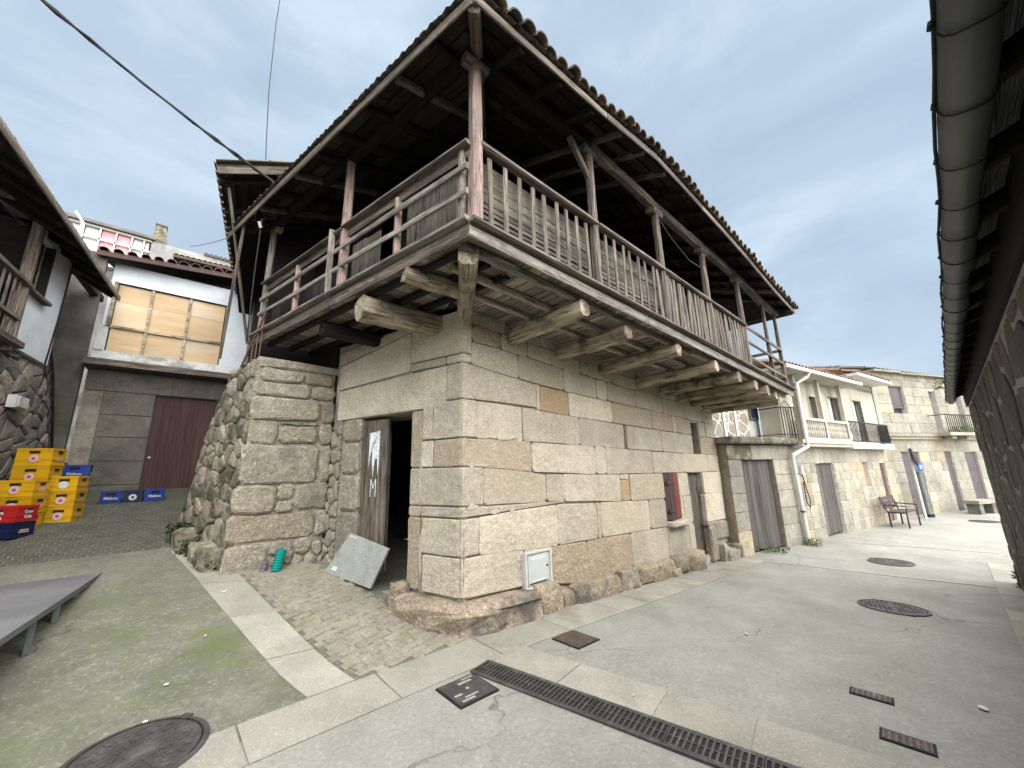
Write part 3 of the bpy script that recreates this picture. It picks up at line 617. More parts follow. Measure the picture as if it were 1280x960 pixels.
# ---------------------------------------------------------------- balcony
def zf(x): return 3.52-.060*(max(x,-.75)+.75)
def yB(x): return -1.17-.043*(x+.75)
eL=Vector((-.195,.981,0)); cB=Vector((-.75,-1.17,0))
def xBL(y): return cB.x+eL.x*(y-cB.y)/eL.y
for i,x in enumerate((.75,1.68,2.72,3.85,4.7,5.5,6.05,6.65,7.2)):
    z=zf(x)-.17; h=rnd.uniform(.17,.21)
    beam('beam',(x,.25,z-.02),(x+rnd.uniform(-.04,.04),yB(x)+rnd.uniform(-.02,.16),z),.17,h,WB,house,rough=.018,seg=6,taper=rnd.uniform(.85,1.05))
beam('beam',(0.1,.43,3.33),(-1.06,.42,3.30),.25,.25,WB,house,rough=.02,seg=6,taper=1.05)
beam('beam',(-.2,1.5,3.36),(-1.15,1.45,3.36),.18,.18,WK,house,rough=.015,seg=5)
beam('beam',(.12,.15,3.42),(-.66,-1.03,3.42),.17,.19,WB,house,rough=.018,seg=5)
beam('beam',(-.3,-.42,3.40),(-.93,-.35,3.42),.15,.15,WB,house,rough=.015,seg=5)
beam('bracket',(-.10,-.16,3.28),(-.53,-.83,3.44),.15,.13,WB,house,rough=.015,seg=4,taper=.8)
for k,(dy) in enumerate((.12,.48,.82)):
    a=-.6+dy
    beam('joist',(-.7+.1*k,yB(-.7)+dy+.03,zf(-.7)-.045),(3.3,yB(3.3)+dy+.03,zf(3.3)-.045),.075,.07,WF,house,rough=.008,seg=6)
    beam('joist',(3.32,yB(3.3)+dy,zf(3.3)-.045),(7.42,yB(7.4)+dy,zf(7.4)-.045),.075,.07,WF,house,rough=.008,seg=6)
    s=.12+k*.3; off=Vector((.981,.195,0))*s
    beam('joist',tuple(cB+eL*.15+off+Vector((0,0,3.475))),tuple(cB+eL*4.2+off+Vector((0,0,3.475))),.07,.07,WK,house,rough=.008,seg=6)
x=-.12
while x<7.45:
    w=rnd.uniform(.10,.15); xm=x+w/2; z=zf(xm)+.008
    plank('floor_board',(xm,yB(xm)+.02,z),(xm+rnd.uniform(-.01,.01),.02 if xm<7.1 else .0,z),w-.012,.025,WF,house); x+=w
y=-1.12
while y<3.05:
    w=rnd.uniform(.11,.16); ym=y+w/2; xr=-.12 if ym<.15 else -.275/.9615*ym-.0
    plank('floor_board',(xBL(ym)+.02,ym,3.528+rnd.uniform(0,.003)),(xr,ym,3.528),w-.012,.025,WF,house); y+=w
# edge fascias
for a,b_ in ((-.78,1.9),(1.91,4.6),(4.61,7.5)):
    for k,(dz,hh,yo,mm) in enumerate(((.0,.11,-.025,WL),(.085,.05,-.055,WD))):
        beam('edge_board',(a,yB(a)+yo,zf(a)+dz),(b_,yB(b_)+yo,zf(b_)+dz),.035 if k==0 else .11,hh,mm,house,rough=.004,seg=6)
for a,b_ in ((-.03,2.2),(2.21,4.45)):
    for k,(dz,hh,o,mm) in enumerate(((.0,.12,.02,WD),(.09,.045,.04,WL))):
        off=Vector((-.981,-.195,0))*o
        p=cB+eL*a+off; q=cB+eL*b_+off
        beam('edge_board',(p.x,p.y,3.53+dz),(q.x,q.y,3.53+dz),.035 if k==0 else .11,hh,mm,house,rough=.004,seg=6)
# posts
def zP(x): return pw([(-.8,5.44),(1.0,5.46),(2.5,5.28),(4.0,5.18),(5.4,5.1),(6.7,4.90),(7.6,4.84)],x)
posts=[(-.66,WP,.125),(1.04,WD,.10),(2.54,WD,.10),(4.0,WD,.10),(5.42,WD,.10),(6.73,WD,.07),(7.44,WD,.07)]
for x,m,w in posts:
    y=yB(x)+.045
    beam('post',(x,y,zf(x)+.03),(x,y,zP(x)),w,w,m,house,rough=.006,seg=6,taper=.86,up=(0,1,0))
    if x<6: beam('post_cap',(x-.13,y,zP(x)-.04),(x+.13,y,zP(x)-.04),.13,.10,WD,house,rough=.012,seg=3)
beam('post',(-.72,-1.02,3.55),(-.72,-1.02,4.46),.07,.07,WL,house,rough=.005,seg=3,up=(0,1,0))
def LP(s,z,o=0): p=cB+eL*s+Vector((.981,.195,0))*(o+.045); return (p.x,p.y,z)
beam('post',LP(2.12,3.56),LP(2.10,5.44),.105,.105,WP,house,rough=.006,seg=6,taper=.85,up=(0,1,0))
beam('post',LP(2.28,3.60,-.07),LP(2.30,4.52,-.07),.07,.03,WL,house,rough=.004,seg=3,up=(0,1,0))
beam('post',LP(4.40,3.45),LP(4.33,5.42),.085,.07,WL,house,rough=.004,seg=3,up=(0,1,0))
beam('rail_post',LP(1.06,3.56),LP(1.07,4.40),.07,.06,WP,house,rough=.004,seg=3,up=(0,1,0)); beam('rail_post',LP(3.28,3.56),LP(3.30,4.42),.07,.06,WP,house,rough=.004,seg=3,up=(0,1,0))
# left rails (three, the top one deep)
for a,b_ in ((0.03,2.1),(2.11,4.42)):
    beam('handrail',LP(a,4.47,-.02),LP(b_,4.49,-.02),.10,.04,WD,house,rough=.004,seg=4)
    beam('rail_board',LP(a,4.405,.01),LP(b_,4.42,.01),.025,.10,WD,house,rough=.004,seg=4)
    beam('rail',LP(a,4.21,-.045),LP(b_,4.22,-.045),.03,.062,WL,house,rough=.005,seg=4)
    beam('rail',LP(a,3.95,-.045),LP(b_,3.98,-.045),.03,.062,WL,house,rough=.005,seg=4)
# right handrail and balusters
rp_=[-.66,1.04,2.54,4.0,5.42]
for a,b_ in zip(rp_,rp_[1:]):
    beam('handrail',(a+.03,yB(a)+.02,zf(a)+.97),(b_-.0,yB(b_)+.02,zf(b_)+.97),.10,.055,WD,house,rough=.004,seg=4)
    beam('bottom_rail',(a+.05,yB(a)+.03,zf(a)+.15),(b_-.05,yB(b_)+.03,zf(b_)+.15),.06,.04,WD,house,rough=.004,seg=4)
x=-.49
while x<5.4:
    if all(abs(x-p_)>.07 for p_ in rp_):
        tl=rnd.uniform(-.02,.02)*(1 if x<2 else 2.2)
        beam('baluster',(x,yB(x)+.035,zf(x)+.14),(x+tl,yB(x)+.035+rnd.uniform(-.012,.012),zf(x)+(.93 if x>1.1 else .91)),.052 if x<2.3 else .075,.022,WD,house,rough=.004,seg=2,up=(0,1,0))
    x+=.172 if x<2.3 else rnd.uniform(.09,.125)
for dz in (.35,.66,.97): beam('rail',(5.45,yB(5.42)+.02,zf(5.42)+dz),(7.44,yB(7.44)+.02,zf(7.44)+dz),.035,.06,WD,house,rough=.005,seg=4)
for dz in (.35,.97): beam('rail',(7.44,yB(7.44)+.02,zf(7.44)+dz),(7.44,-.1,zf(7.44)+dz),.035,.06,WD,house,rough=.005,seg=3)
# upper walls behind the balcony
for j,(dz,h) in enumerate(((.19,.10),(.27,.035),(.33,.035),(.39,.04),(.45,.05),(.535,.10),(.64,.10),(.745,.10),(.85,.10))):
    for a,b_ in ((-.58,1.0),(1.08,2.5),(2.58,3.95),(4.04,4.7)):
        m=(WL if j==0 else WD if j<5 else WG)
        plank('parapet_board',(a,yB(a)+.11,zf(a)+dz),(b_,yB(b_)+.11+rnd.uniform(-.006,.006),zf(b_)+dz+rnd.uniform(-.008,.008)),.018,h,m,house)
for i,(s0,s1,hh,m) in enumerate(((.06,.30,.84,WG),(.30,.55,.83,WG),(.55,.79,.84,WG),(.79,1.02,.82,WG),(1.50,1.78,.70,WG),(1.78,2.06,.72,WG),(2.4,2.7,.55,WK),(2.7,3.0,.5,WU),(3.0,3.25,.52,WK),(3.35,3.65,.5,WU),(3.65,3.95,.55,WK),(3.95,4.25,.5,WU))):
    p=LP((s0+s1)/2,3.56,.09); beam('parapet_board',p,(p[0],p[1],3.56+hh),s1-s0-.006,.02,m,house,up=(-.981,-.195,0),chamf=0)
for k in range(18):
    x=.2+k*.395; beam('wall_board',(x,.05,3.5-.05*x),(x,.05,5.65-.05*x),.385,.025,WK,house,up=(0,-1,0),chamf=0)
for k in range(6):
    if k==3: continue
    q=dL*(.2+k*.4); beam('wall_board',(q.x+.02,q.y,3.5),(q.x+.02,q.y,5.8),.39,.025,WK,house,up=tuple(nL),chamf=0)
for x in (1.6,3.2,4.9,6.6): beam('wall_post',(x,.1,3.5-.05*x),(x,.1,5.75-.06*x),.13,.13,WK,house)
for s in (0.02,1.22,1.72,2.38): q=dL*s-nL*.05; beam('wall_post',(q.x,q.y,3.5),(q.x,q.y,5.6),.11,.11,WK,house)
# hidden rear walls and upper floor close the body
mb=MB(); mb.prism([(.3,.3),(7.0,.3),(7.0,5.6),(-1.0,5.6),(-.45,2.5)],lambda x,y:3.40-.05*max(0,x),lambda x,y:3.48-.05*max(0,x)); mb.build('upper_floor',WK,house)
mb=MB(); mb.box((6.72,.56,-.5),(7.118,5.6,5.6)); mb.build('side_wall',GG,house)
mb=MB(); mb.box((-1.4,5.6,.0),(7.11,5.9,5.6)); mb.build('rear_wall',GG,house)
mb=MB(); mb.prism([(-.66,2.36),(-.35,2.4),(-1.0,5.6),(-1.4,5.6)],.3,5.6); mb.build('rear_wall',WK,house)
# ---------------------------------------------------------------- roof
def zE(x): return pw([(-1.0,5.37),(.8,5.44),(1.8,5.54),(3.1,5.42),(4.9,5.22),(6.5,4.98),(7.7,4.87)],x)
def yE(x): return -1.57-.026*(x+1)
cE=Vector((-1.0,-1.57,0)); eE=Vector((-.2,.98,0)).normalized(); iE=Vector((.98,.2,0)).normalized(); SLP=.42; XR=7.7
def PR_(x,d,dz=0): return Vector((x,yE(x)+d,zE(x)+SLP*d+dz))
def PL_(t,d,dz=0): p=cE+eE*t+iE*d; return Vector((p.x,p.y,5.37+.004*t+SLP*d+dz))
def xl(d): return -1.0+d/1.225
def xr(d): return XR-d*.62
roof=None
mb=MB(); ds=lin(0,3.9,.3); NX=24; ids={}
for j,d in enumerate(ds):
    for i in range(NX+1):
        x=xl(d)+(xr(d)-xl(d))*i/NX; ids[i,j]=len(mb.v); mb.v.append(tuple(PR_(x,d,.05)))
for j in range(len(ds)-1):
    for i in range(NX): mb.f.append((ids[i,j],ids[i+1,j],ids[i+1,j+1],ids[i,j+1])); mb.fm.append(0)
NT=12; idl={}
for j,d in enumerate(ds):
    for i in range(NT+1):
        t=.816*d+(5.3-.816*d)*i/NT; idl[i,j]=len(mb.v); mb.v.append(tuple(PL_(t,d,.05)))
for j in range(len(ds)-1):
    for i in range(NT): mb.f.append((idl[i+1,j],idl[i,j],idl[i,j+1],idl[i+1,j+1])); mb.fm.append(0)
# hipped right end and rear slope
nb=len(ds)
for j,d in enumerate(ds): mb.v.append((XR,yE(XR)+d*1.75,zE(XR)+.05))
b0=len(mb.v)-nb
for j in range(nb-1): mb.f.append((ids[NX,j],b0+j,b0+j+1,ids[NX,j+1])); mb.fm.append(0)
top=[ids[i,nb-1] for i in range(NX+1)]; bk=len(mb.v)
for i in range(NX+1): x=-1.6+(XR+1.6)*i/NX; mb.v.append((x,6.1,5.0))
for i in range(NX): mb.f.append((top[i],top[i+1],bk+i+1,bk+i)); mb.fm.append(0)
mb.f.append((ids[NX,nb-1],b0+nb-1,bk+NX)); mb.fm.append(0); mb.f.append((ids[0,nb-1],bk,idl[NT,0],idl[NT,nb-1])); mb.fm.append(0)
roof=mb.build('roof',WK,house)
x=-.45
while x<XR-.1:
    dm=min(3.8,(x+1)*1.225,(XR-x)/.62)
    if dm>.25: beam('rafter',PR_(x,-.0,-.035),PR_(x,dm,-.035),.07,.085,WK if rnd.random()<.8 else WD,roof,rough=.006,seg=3)
    x+=rnd.uniform(.46,.56)
t=.5
while t<5.1:
    dm=min(3.8,t/.816)
    if dm>.25: beam('rafter',PL_(t,0,-.035),PL_(t,dm,-.035),.07,.085,WK if rnd.random()<.8 else WD,roof,rough=.006,seg=3)
    t+=rnd.uniform(.46,.56)
beam('rafter',PL_(0,0,-.04),PR_(xl(3.8),3.8,-.04),.11,.12,WD,roof,rough=.006,seg=4)
for j in range(12):
    d=.07+j*.175
    a=xl(d)+.05
    while a<xr(d)-.1:
        b_=min(a+rnd.uniform(1.3,2.2),xr(d))
        if rnd.random()<.93: plank('roof_board',PR_(a,d,.022),PR_(b_-.02,d,.022),.16 if rnd.random()<.7 else .13,.018,WU if rnd.random()<.55 else WK,roof,up=(0,-SLP,1))
        a=b_
    a=.816*d+.05
    while a<5.2:
        b_=min(a+rnd.uniform(1.0,1.8),5.2)
        if b_-a>.2 and rnd.random()<.93: plank('roof_board',PL_(a,d,.022),PL_(b_-.02,d,.022),.16 if rnd.random()<.7 else .13,.018,WU if rnd.random()<.7 else WK,roof,up=(-SLP*.98,-SLP*.2,1))
        a=b_
# fascia boards and plates
cut=[-1.02,.8,1.9,3.2,4.9,6.5,XR]
for a,b_ in zip(cut,cut[1:]): beam('fascia_board',PR_(a,-.03,.0),PR_(b_-.01,-.03,.0),.03,.085,WD,roof,rough=.004,seg=4)
for a,b_ in ((0,2.4),(2.41,5.3)): beam('fascia_board',PL_(a,-.03,.0),PL_(b_,-.03,.0),.03,.10,WD,roof,rough=.004,seg=4)
beam('fascia_board',PR_(XR,0,.0),(XR,3.0,zE(XR)),.03,.09,WD,roof,rough=.004,seg=3)
for a,b_ in zip([-.75,1.04,2.54,4.0,5.42,6.73],[1.04,2.54,4.0,5.42,6.73,7.6]): beam('wall_plate',(a,yB(a)+.045,zP(a)+.055),(b_,yB(b_)+.045,zP(b_)+.055),.13,.12,WD if a>0 else WK,roof,rough=.01,seg=4)
for a,b_ in ((-.03,2.1),(2.12,4.5)): beam('wall_plate',LP(a,5.50),LP(b_,5.49),.13,.12,WK,roof,rough=.01,seg=4)
beam('brace',(1.04,yB(1)+.05,5.0),(.7,yB(.7)+.05,5.44),.06,.07,WD,roof)
# tiles
def tile_mesh(name,m,L=.46,r0=.08,r1=.064,th=.013,n=7):
    vs=[]
    for (x,r) in ((0,r0),(L,r1)):
        for rr in (r,r-th):
            for k in range(n+1): a=math.pi*k/n; vs.append((x,math.cos(a)*rr,math.sin(a)*rr*.85))
    N=n+1; fs=[]
    for k in range(n): fs+= [(k,k+1,2*N+k+1,2*N+k),(N+k+1,N+k,3*N+k,3*N+k+1),(k+1,k,N+k,N+k+1),(2*N+k,2*N+k+1,3*N+k+1,3*N+k)]
    mb=MB(); mb.add(vs,fs); return mb.mesh(name,m,False)
TMS_=None
TMS=[tile_mesh('roof_tile',TI,r0=.08+rnd.uniform(-.006,.006)) for _ in range(3)]
def orient(p,xd,up):
    x=Vector(xd).normalized(); y=Vector(up).cross(x).normalized(); z=x.cross(y); M=Matrix((x,y,z)).transposed().to_4x4(); M.translation=p; return M
upR=Vector((0,-SLP,1)); 
for row in range(3):
    d=-.10+row*.37; x=xl(max(0,d))+.04
    while x<xr(max(0,d)):
        p=PR_(x+rnd.uniform(-.012,.012),d+rnd.uniform(-.03,.03),.085+rnd.uniform(-.006,.012)); dr=(PR_(x,1)-PR_(x,0)).normalized()
        inst('roof_tile',rnd.choice(TMS),roof,orient(p,dr+Vector((rnd.uniform(-.04,.04),0,0)),(0,-SLP,1))); x+=.163
    if row<2:
        t=.816*max(0,d)+.1
        while t<5.25:
            p=PL_(t+rnd.uniform(-.012,.012),d+.09+rnd.uniform(-.02,.02),.065+rnd.uniform(-.006,.008)); dr=(PL_(t,1)-PL_(t,0)).normalized()
            inst('roof_tile',rnd.choice(TMS),roof,orient(p,dr,(-SLP*.98,-SLP*.2,1))); t+=.163
y=yE(XR)+.1
while y<2.4:
    inst('roof_tile',rnd.choice(TMS),roof,orient(Vector((XR+.1,y,zE(XR)+.07)),(-1,0,.5),(.5,0,1))); y+=.2
# channel tiles under the eaves and the upper rows of tiles, as corrugated runs
mb=MB()
def corr(P,u0f,u1f,d0,d1,flip,step=.0495):
    u=u0f(d0); U=[]
    while u<u1f(d0): U.append(u); u+=step
    last=None
    for k,u in enumerate(U):
        ph=k%4; h={0:.012,1:.05,2:.012,3:.03}[ph]
        da=max(d0,0) ; 
        dd=d1
        a=P(u,d0,.058+h); b=P(u,d1,.058+h)
        mb.v+= [tuple(a),tuple(b)]; mb_i=len(mb.v)-2
        if last is not None:
            f=(last,mb_i,mb_i+1,last+1); mb.f.append(f if not flip else f[::-1]); mb.fm.append(0)
        last=mb_i
for k in range(12):
    d0=-.08+k*.33; d1=d0+.36
    corr(PR_,lambda d:xl(max(0,d)),lambda d:xr(max(0,d1)),d0,d1,False)
    corr(PL_,lambda d:.816*max(0,d),lambda d:5.3,d0,d1,True)
stuff(mb.build('roof_tiles',TI,roof))
bpts=[]; 
d=.0
while d<3.8:
    p=PR_(xl(d),d,.13); dr=(PR_(xl(1),1)-PR_(xl(0),0)).normalized(); inst('ridge_tile',TMS[0],roof,orient(p,dr,(0,0,1))); d+=.3
# ================================================================ STONE STAIR PIER beside the doorway
stair=thing('stone_staircase','rough granite stair pier with mossy foot and rusty railing left of the open doorway','staircase',(-1.5,2.6,.4))
FP=wframe((-1.68,2.34,0),(1,0))      # front face, u=0 outer corner
core(stair,FP,.03,1.03,.1,3.06,[],.5,MO,name='wall')
def pb(a,b_,z0,z1,m=GD,**k): return block(stair,FP,m,a,b_,z0,z1,r=.05,bev=k.pop('bev',.022),proud=rnd.uniform(.0,.03),jit=.016,**k)
pb(.02,1.12,2.985,3.11,name='capstone'); 
pb(.08,.6,2.80,2.975); pb(.61,1.0,2.80,2.975); pb(.0,.70,2.60,2.79); pb(.71,1.03,2.60,2.79)
pb(-.0,.84,2.28,2.59); pb(.85,1.04,2.28,2.59); pb(.0,.36,1.96,2.27); pb(.37,.62,2.22,2.27);pb(.37,.84,1.97,2.215); pb(.63,.84,2.22,2.27); pb(.86,1.04,1.97,2.27)
pb(-.02,.88,1.46,1.95); pb(.89,1.05,1.46,1.95); pb(-.06,.40,1.10,1.45); pb(.41,.62,1.25,1.45); pb(.41,.62,1.10,1.24); pb(.63,1.05,1.10,1.45,GO if False else GD)
pb(-.08,.90,.76,1.09); pb(.91,1.04,.76,1.09); pb(-.08,.38,.36,.75); pb(.39,.66,.56,.75); pb(.67,.90,.60,.75)
rubble(stair,FP,GD,[(.40,.36),(1.05,.36),(1.05,.74),(.40,.55)],.22,.16,12)
# side: rubble that steps down to the alley behind
dS=Vector((-2.1+1.68,4.35-2.34,0)); 
FS=wframe((-2.12,4.4,0),(.44,-2.06)); LS=math.hypot(.44,2.06)
prof=[(0,.55),(LS,.25),(LS,3.06),(LS-.55,3.02),(LS-.95,2.78),(LS-1.4,2.25),(LS-1.75,1.45),(0,1.0)]
reg=[(0,.5),(LS,.25),(LS,3.08),(LS-.6,3.05),(LS-.95,2.85),(LS-1.35,2.3),(LS-1.75,1.5),(0,1.02)]
vsP=[FS@Vector((u,.022,z)) for u,z in prof]+[FS@Vector((u,.45,z)) for u,z in prof]; n_=len(prof)
mb=MB(); mb.add(vsP,[tuple(range(n_)),tuple(range(n_,2*n_))[::-1]]+[(i,i+n_,(i+1)%n_+n_,(i+1)%n_) for i in range(n_)]); mb.build('wall',MO,stair)
rubble(stair,FS,[GM,GD,GM,GM],reg,.25,.2,21,gap=.007,proud=(.0,.03),bev=.016,crown=.01,depth=.12)
for i in range(7):
    u=rnd.uniform(.2,LS-.1); p=FS@Vector((u,-.06,.0)); rock('foot_rock',(p.x,p.y,gz(p.x,p.y)+.06),(.17,.13,.16),GM,stair,40+i)
for k in range(6):
    z1=3.0-.26*k; y=2.9+.33*k; mb=MB(); mb.box((-1.62,y,.3),(-.9,y+.34,z1)); mb.build('stair_step',GD,stair)
def SRP(s,z,o=.16): q=FS@Vector((LS-s,o,z)); return q
mb=MB(); mb.tube([SRP(.3,3.85),SRP(1.0,3.12),SRP(1.6,2.42),SRP(2.05,1.85)],.014,6); mb.build('handrail',IU,stair)
for k in range(13):
    s=.35+k*.135; z=3.8-(s-.3)*1.13; mb=MB(); mb.tube([SRP(s,z),SRP(s,max(z-.95,.8))],.009,5); mb.build('railing_bar',IU,stair)
# ================================================================ REAR HOUSE with the higher roof
rh=thing('rear_house','dark rear house with high tiled eave behind the left end of the balcony','house',(-1.3,6,1))
e0=Vector((-2.37,2.92,6.0)); dd=Vector((.17,.985,0)).normalized()
def RH(a,b_,dz=0): p=e0+dd*a+Vector((dd.y,-dd.x,0))*b_; return Vector((p.x,p.y,p.z+b_*.42+dz-.0))
mb=MB(); mb.add([RH(0,0,.05),RH(0,3.2,.05),RH(7,3.2,.05),RH(7,0,.05)]+[RH(0,0,.08),RH(0,3.2,.08),RH(7,3.2,.08),RH(7,0,.08)],[(0,1,2,3),(7,6,5,4),(0,4,5,1),(1,5,6,2),(2,6,7,3),(3,7,4,0)]); rr=mb.build('roof',WK,rh)
for k in range(8): beam('rafter',RH(.25+k*.85,0,-.02),RH(.25+k*.85,2.6,-.02),.07,.08,WK,rr)
for k in range(9): 
    for a in (0,1.75,3.5,5.25): plank('roof_board',RH(a,.1+k*.17,.035),RH(a+1.7,.1+k*.17,.035),.15,.016,WU if rnd.random()<.6 else WK,rr,up=(-.4,0,1))
beam('verge_board',RH(-.03,0,-.02),RH(-.03,2.4,-.02),.03,.14,WD,rr,rough=.005,seg=3); beam('verge_board',RH(-.06,-.02,.07),RH(-.06,2.4,.07),.12,.03,WU,rr,rough=.005,seg=3)
for k in range(34): inst('roof_tile',rnd.choice(TMS),rr,orient(RH(.05+k*.2,-.04,.08),Vector((dd.y,-dd.x,.42)),(-.4,0,1)))
for k in range(6): inst('roof_tile',rnd.choice(TMS),rr,orient(RH(.0,.25+k*.38,.10),Vector((dd.y,-dd.x,.42)),(-.4,0,1)))
mb=MB(); q0=e0+Vector((.75,.35,0)); 
def RW(a,o): p=Vector((-1.50,3.35,0))+dd*a+Vector((dd.y,-dd.x,0))*o; return (p.x,p.y)
mb.prism([RW(0,.0),RW(0,2.3),RW(6.2,2.3),RW(6.2,0)],1.5,6.2); mb.build('wall',WK,rh)
for k in range(9): a=k*.34; p=RW(a,-.03); q=RW(a+.32,-.03); beam('wall_board',(p[0]+.06*0,p[1]+.16,3.2),(p[0],p[1]+.16,6.2),.30,.02,WK,rh,up=(-1,0,0))
beam('prop',(-2.20,3.2,5.95),(-1.62,3.9,3.7),.035,.035,WD,rh); beam('prop',(-1.95,3.05,5.5),(-1.95,3.95,3.4),.04,.04,WD,rh)
b=MB(); b.box((-1.55,2.95,5.4),(-1.45,3.1,6.2)); b.build('roof_post',WB,rh)
# ================================================================ GARAGE HOUSE
gh=thing('garage_house','pale blue rendered house with boarded window above a brown wooden garage door','house',(-2.4,7.8,1.3))
FG=wframe((0,7.8,0),(1,0)); gd=(-2.70,-1.62,.9,3.34)
core(gh,FG,-3.78,-.8,.7,3.80,[gd],.4,MO)
coursed(gh,FG,GG,[.95,1.45,1.92,2.40,2.86,3.34],-3.5,-.8,[gd],.7,1.0,seed=4,proud=.0,r=.02,g=.005)
coursed(gh,FG,GG,[3.34,3.78],-3.76,-.8,[],1.0,1.5,seed=5,g=.005)
leaf(gh,FG,WN,-2.70,-1.62,1.30,3.34,7,.12,name='garage_door')
kn=MB(); kn.tube([(-2.63,7.92,2.0),(-2.63,7.86,2.0)],.025,8); kn.build('door_knob',WH,gh)
b=MB(); b.box((-2.75,7.66,1.1),(-1.5,8.1,1.285)); b.build('threshold',SL,gh)
b=MB(); b.box((-3.82,7.35,3.79),(-.8,8.0,3.86)); b.box((-3.80,7.40,3.87),(-.8,8.0,3.93)); b.build('ledge',WD,gh)
wo=(-3.62,-1.70,4.18,5.72)
core(gh,FG,-3.72,-.6,4.18,6.15,[wo],.3,PW,inset=-.02); core(gh,FG,-3.78,-.6,3.94,4.178,[],.32,PT,inset=-.04,name='window_apron')
b=MB(); b.box((-3.76,7.74,4.18),(-3.63,7.79,4.72)); b.build('render_patch',PT,gh)
b=MB(); b.box((-3.66,7.70,4.72),(-3.60,7.78,5.70)); b.build('mossy_jamb',GM,gh)
xs_=[-3.62,-3.05,-2.39,-1.70]; 
for i in range(3):
    for (z0,z1) in ((4.19,4.70),(4.76,5.30),(5.305,5.70)):
        b=MB(); b.box((xs_[i]+.025,7.84+rnd.uniform(0,.006),z0),(xs_[i+1]-.025,7.856,z1)); b.build('plywood_panel',PY,gh)
for xx in xs_[1:3]: b=MB(); b.box((xx-.022,7.81,4.18),(xx+.022,7.85,5.72)); b.build('window_mullion',WM_ if False else WB,gh)
b=MB(); b.box((-3.62,7.80,4.705),(-1.70,7.85,4.755)); b.build('window_transom',WB,gh)
b=MB(); b.box((-3.66,7.79,5.715),(-1.66,7.84,5.755)); b.build('window_head',WK,gh)
# its roof
def GRf(x,d,dz=0): return Vector((x,7.45+d,6.14+.10*(x+3.9)+d*.3+dz))
mb=MB(); mb.add([GRf(-3.98,0,0),GRf(-.6,0,0),GRf(-.6,4,0),GRf(-3.98,4,0)]+[GRf(-3.98,0,.06),GRf(-.6,0,.06),GRf(-.6,4,.06),GRf(-3.98,4,.06)],[(3,2,1,0),(4,5,6,7),(0,1,5,4),(1,2,6,5),(2,3,7,6),(3,0,4,7)]); rg=mb.build('roof',WK,gh)
beam('fascia_board',GRf(-3.98,-.02,.02),GRf(-.6,-.02,.02),.03,.11,WN,rg)
for k in range(16): 
    for row in range(2): inst('roof_tile',rnd.choice(TMS),rg,orient(GRf(-3.88+k*.21,-.08+row*.4,.09),(0,1,.3),(0,-.3,1)))
mb=MB(); mb.box((-3.72,8.12,3.9),(-.6,11,6.1)); mb.build('rear_walls',PG,gh)
# second roof line seen right above it
mb=MB(); mb.box((-2.6,9.6,7.0),(-.9,10.4,7.36)); up2=thing('upper_annex','cream annex with rusty corrugated roof above the pale blue house','annex',(-1.8,10,7)); mb.build('wall',PC,up2)
mb=MB(); mb.box((-2.6,9.62,3.0),(-.9,10.38,6.998)); mb.build('lower_wall',PG,up2)
def UR(x,d,dz=0): return Vector((x,9.3+d,7.42+.04*(x+2.6)+d*.2+dz))
mb=MB(); 
for k in range(36):
    x=-2.9+k*.06; mb.v+=[tuple(UR(x,0,.03*(k%2))),tuple(UR(x,1.3,.03*(k%2)))]
    if k: mb.f.append((2*k-2,2*k,2*k+1,2*k-1)); mb.fm.append(0)
mb.build('corrugated_roof',TI,up2); beam('fascia_board',UR(-2.9,.02,-.05),UR(-.8,.02,-.05),.03,.07,WN,up2)
# ================================================================ GALLERY HOUSE far behind
gl=thing('gallery_house','distant house with white framed glazed gallery and pink curtains above the roofs','house',(-3.8,11,2))
mb=MB(); mb.box((-6.2,11.2,2),(-3.47,12.5,8.42)); mb.build('wall',PG,gl)
mb=MB(); mb.box((-3.465,11.0,2),(-.6,12.5,8.40)); w_=mb.build('concrete_wall',PG,gl)
mb=MB(); mb.box((-6.3,10.9,8.42),(-3.4,12.6,8.50)); mb.build('roof_edge',GG,gl)
xg=[-5.9,-5.3,-4.82,-4.5,-4.19,-3.87,-3.62,-3.48]
for i,(a,b_) in enumerate(zip(xg,xg[1:])):
    m_c=PI if i in(3,4) else CU
    b=MB(); b.box((a+.03,11.10,7.45),(b_-.03,11.11,8.37)); b.build('curtain',m_c,gl)
    b=MB(); b.box((a-.018,11.02,7.4),(a+.018,11.08,8.41)); b.build('window_frame',WH,gl)
b=MB(); b.box((-6.1,11.02,8.02),(-3.47,11.06,8.07)); b.build('window_frame',WH,gl)
b=MB(); b.box((-6.1,11.0,8.36),(-3.47,11.07,8.41)); b.build('window_frame',WH,gl)
b=MB(); b.box((-6.1,10.98,7.3),(-3.47,11.2,7.44)); b.build('sill_wall',PW,gl)
ch=thing('chimney','tapered stone chimney rising beside the glazed gallery','chimney',(-3.3,11.3,8.3))
mb=MB(); mb.add([(-3.50,11.1,8.3),(-3.12,11.1,8.3),(-3.12,11.5,8.3),(-3.50,11.5,8.3),(-3.45,11.15,9.05),(-3.22,11.15,9.05),(-3.22,11.45,9.05),(-3.45,11.45,9.05)],[(3,2,1,0),(4,5,6,7),(0,1,5,4),(1,2,6,5),(2,3,7,6),(3,0,4,7)]); mb.build('chimney_stack',GM,ch)
mb=MB(); mb.box((-3.47,11.12,9.05),(-3.20,11.48,9.10)); mb.build('chimney_cap',GG,ch)
# roof tiles on top right of the grey wall
mb=MB()
for k in range(14):
    x=-2.2+k*.12; mb.tube([(x,10.95,8.44-.0*k),(x,12.3,8.75)],.06,6)
stuff(mb.build('roof_tiles',TI,gl))
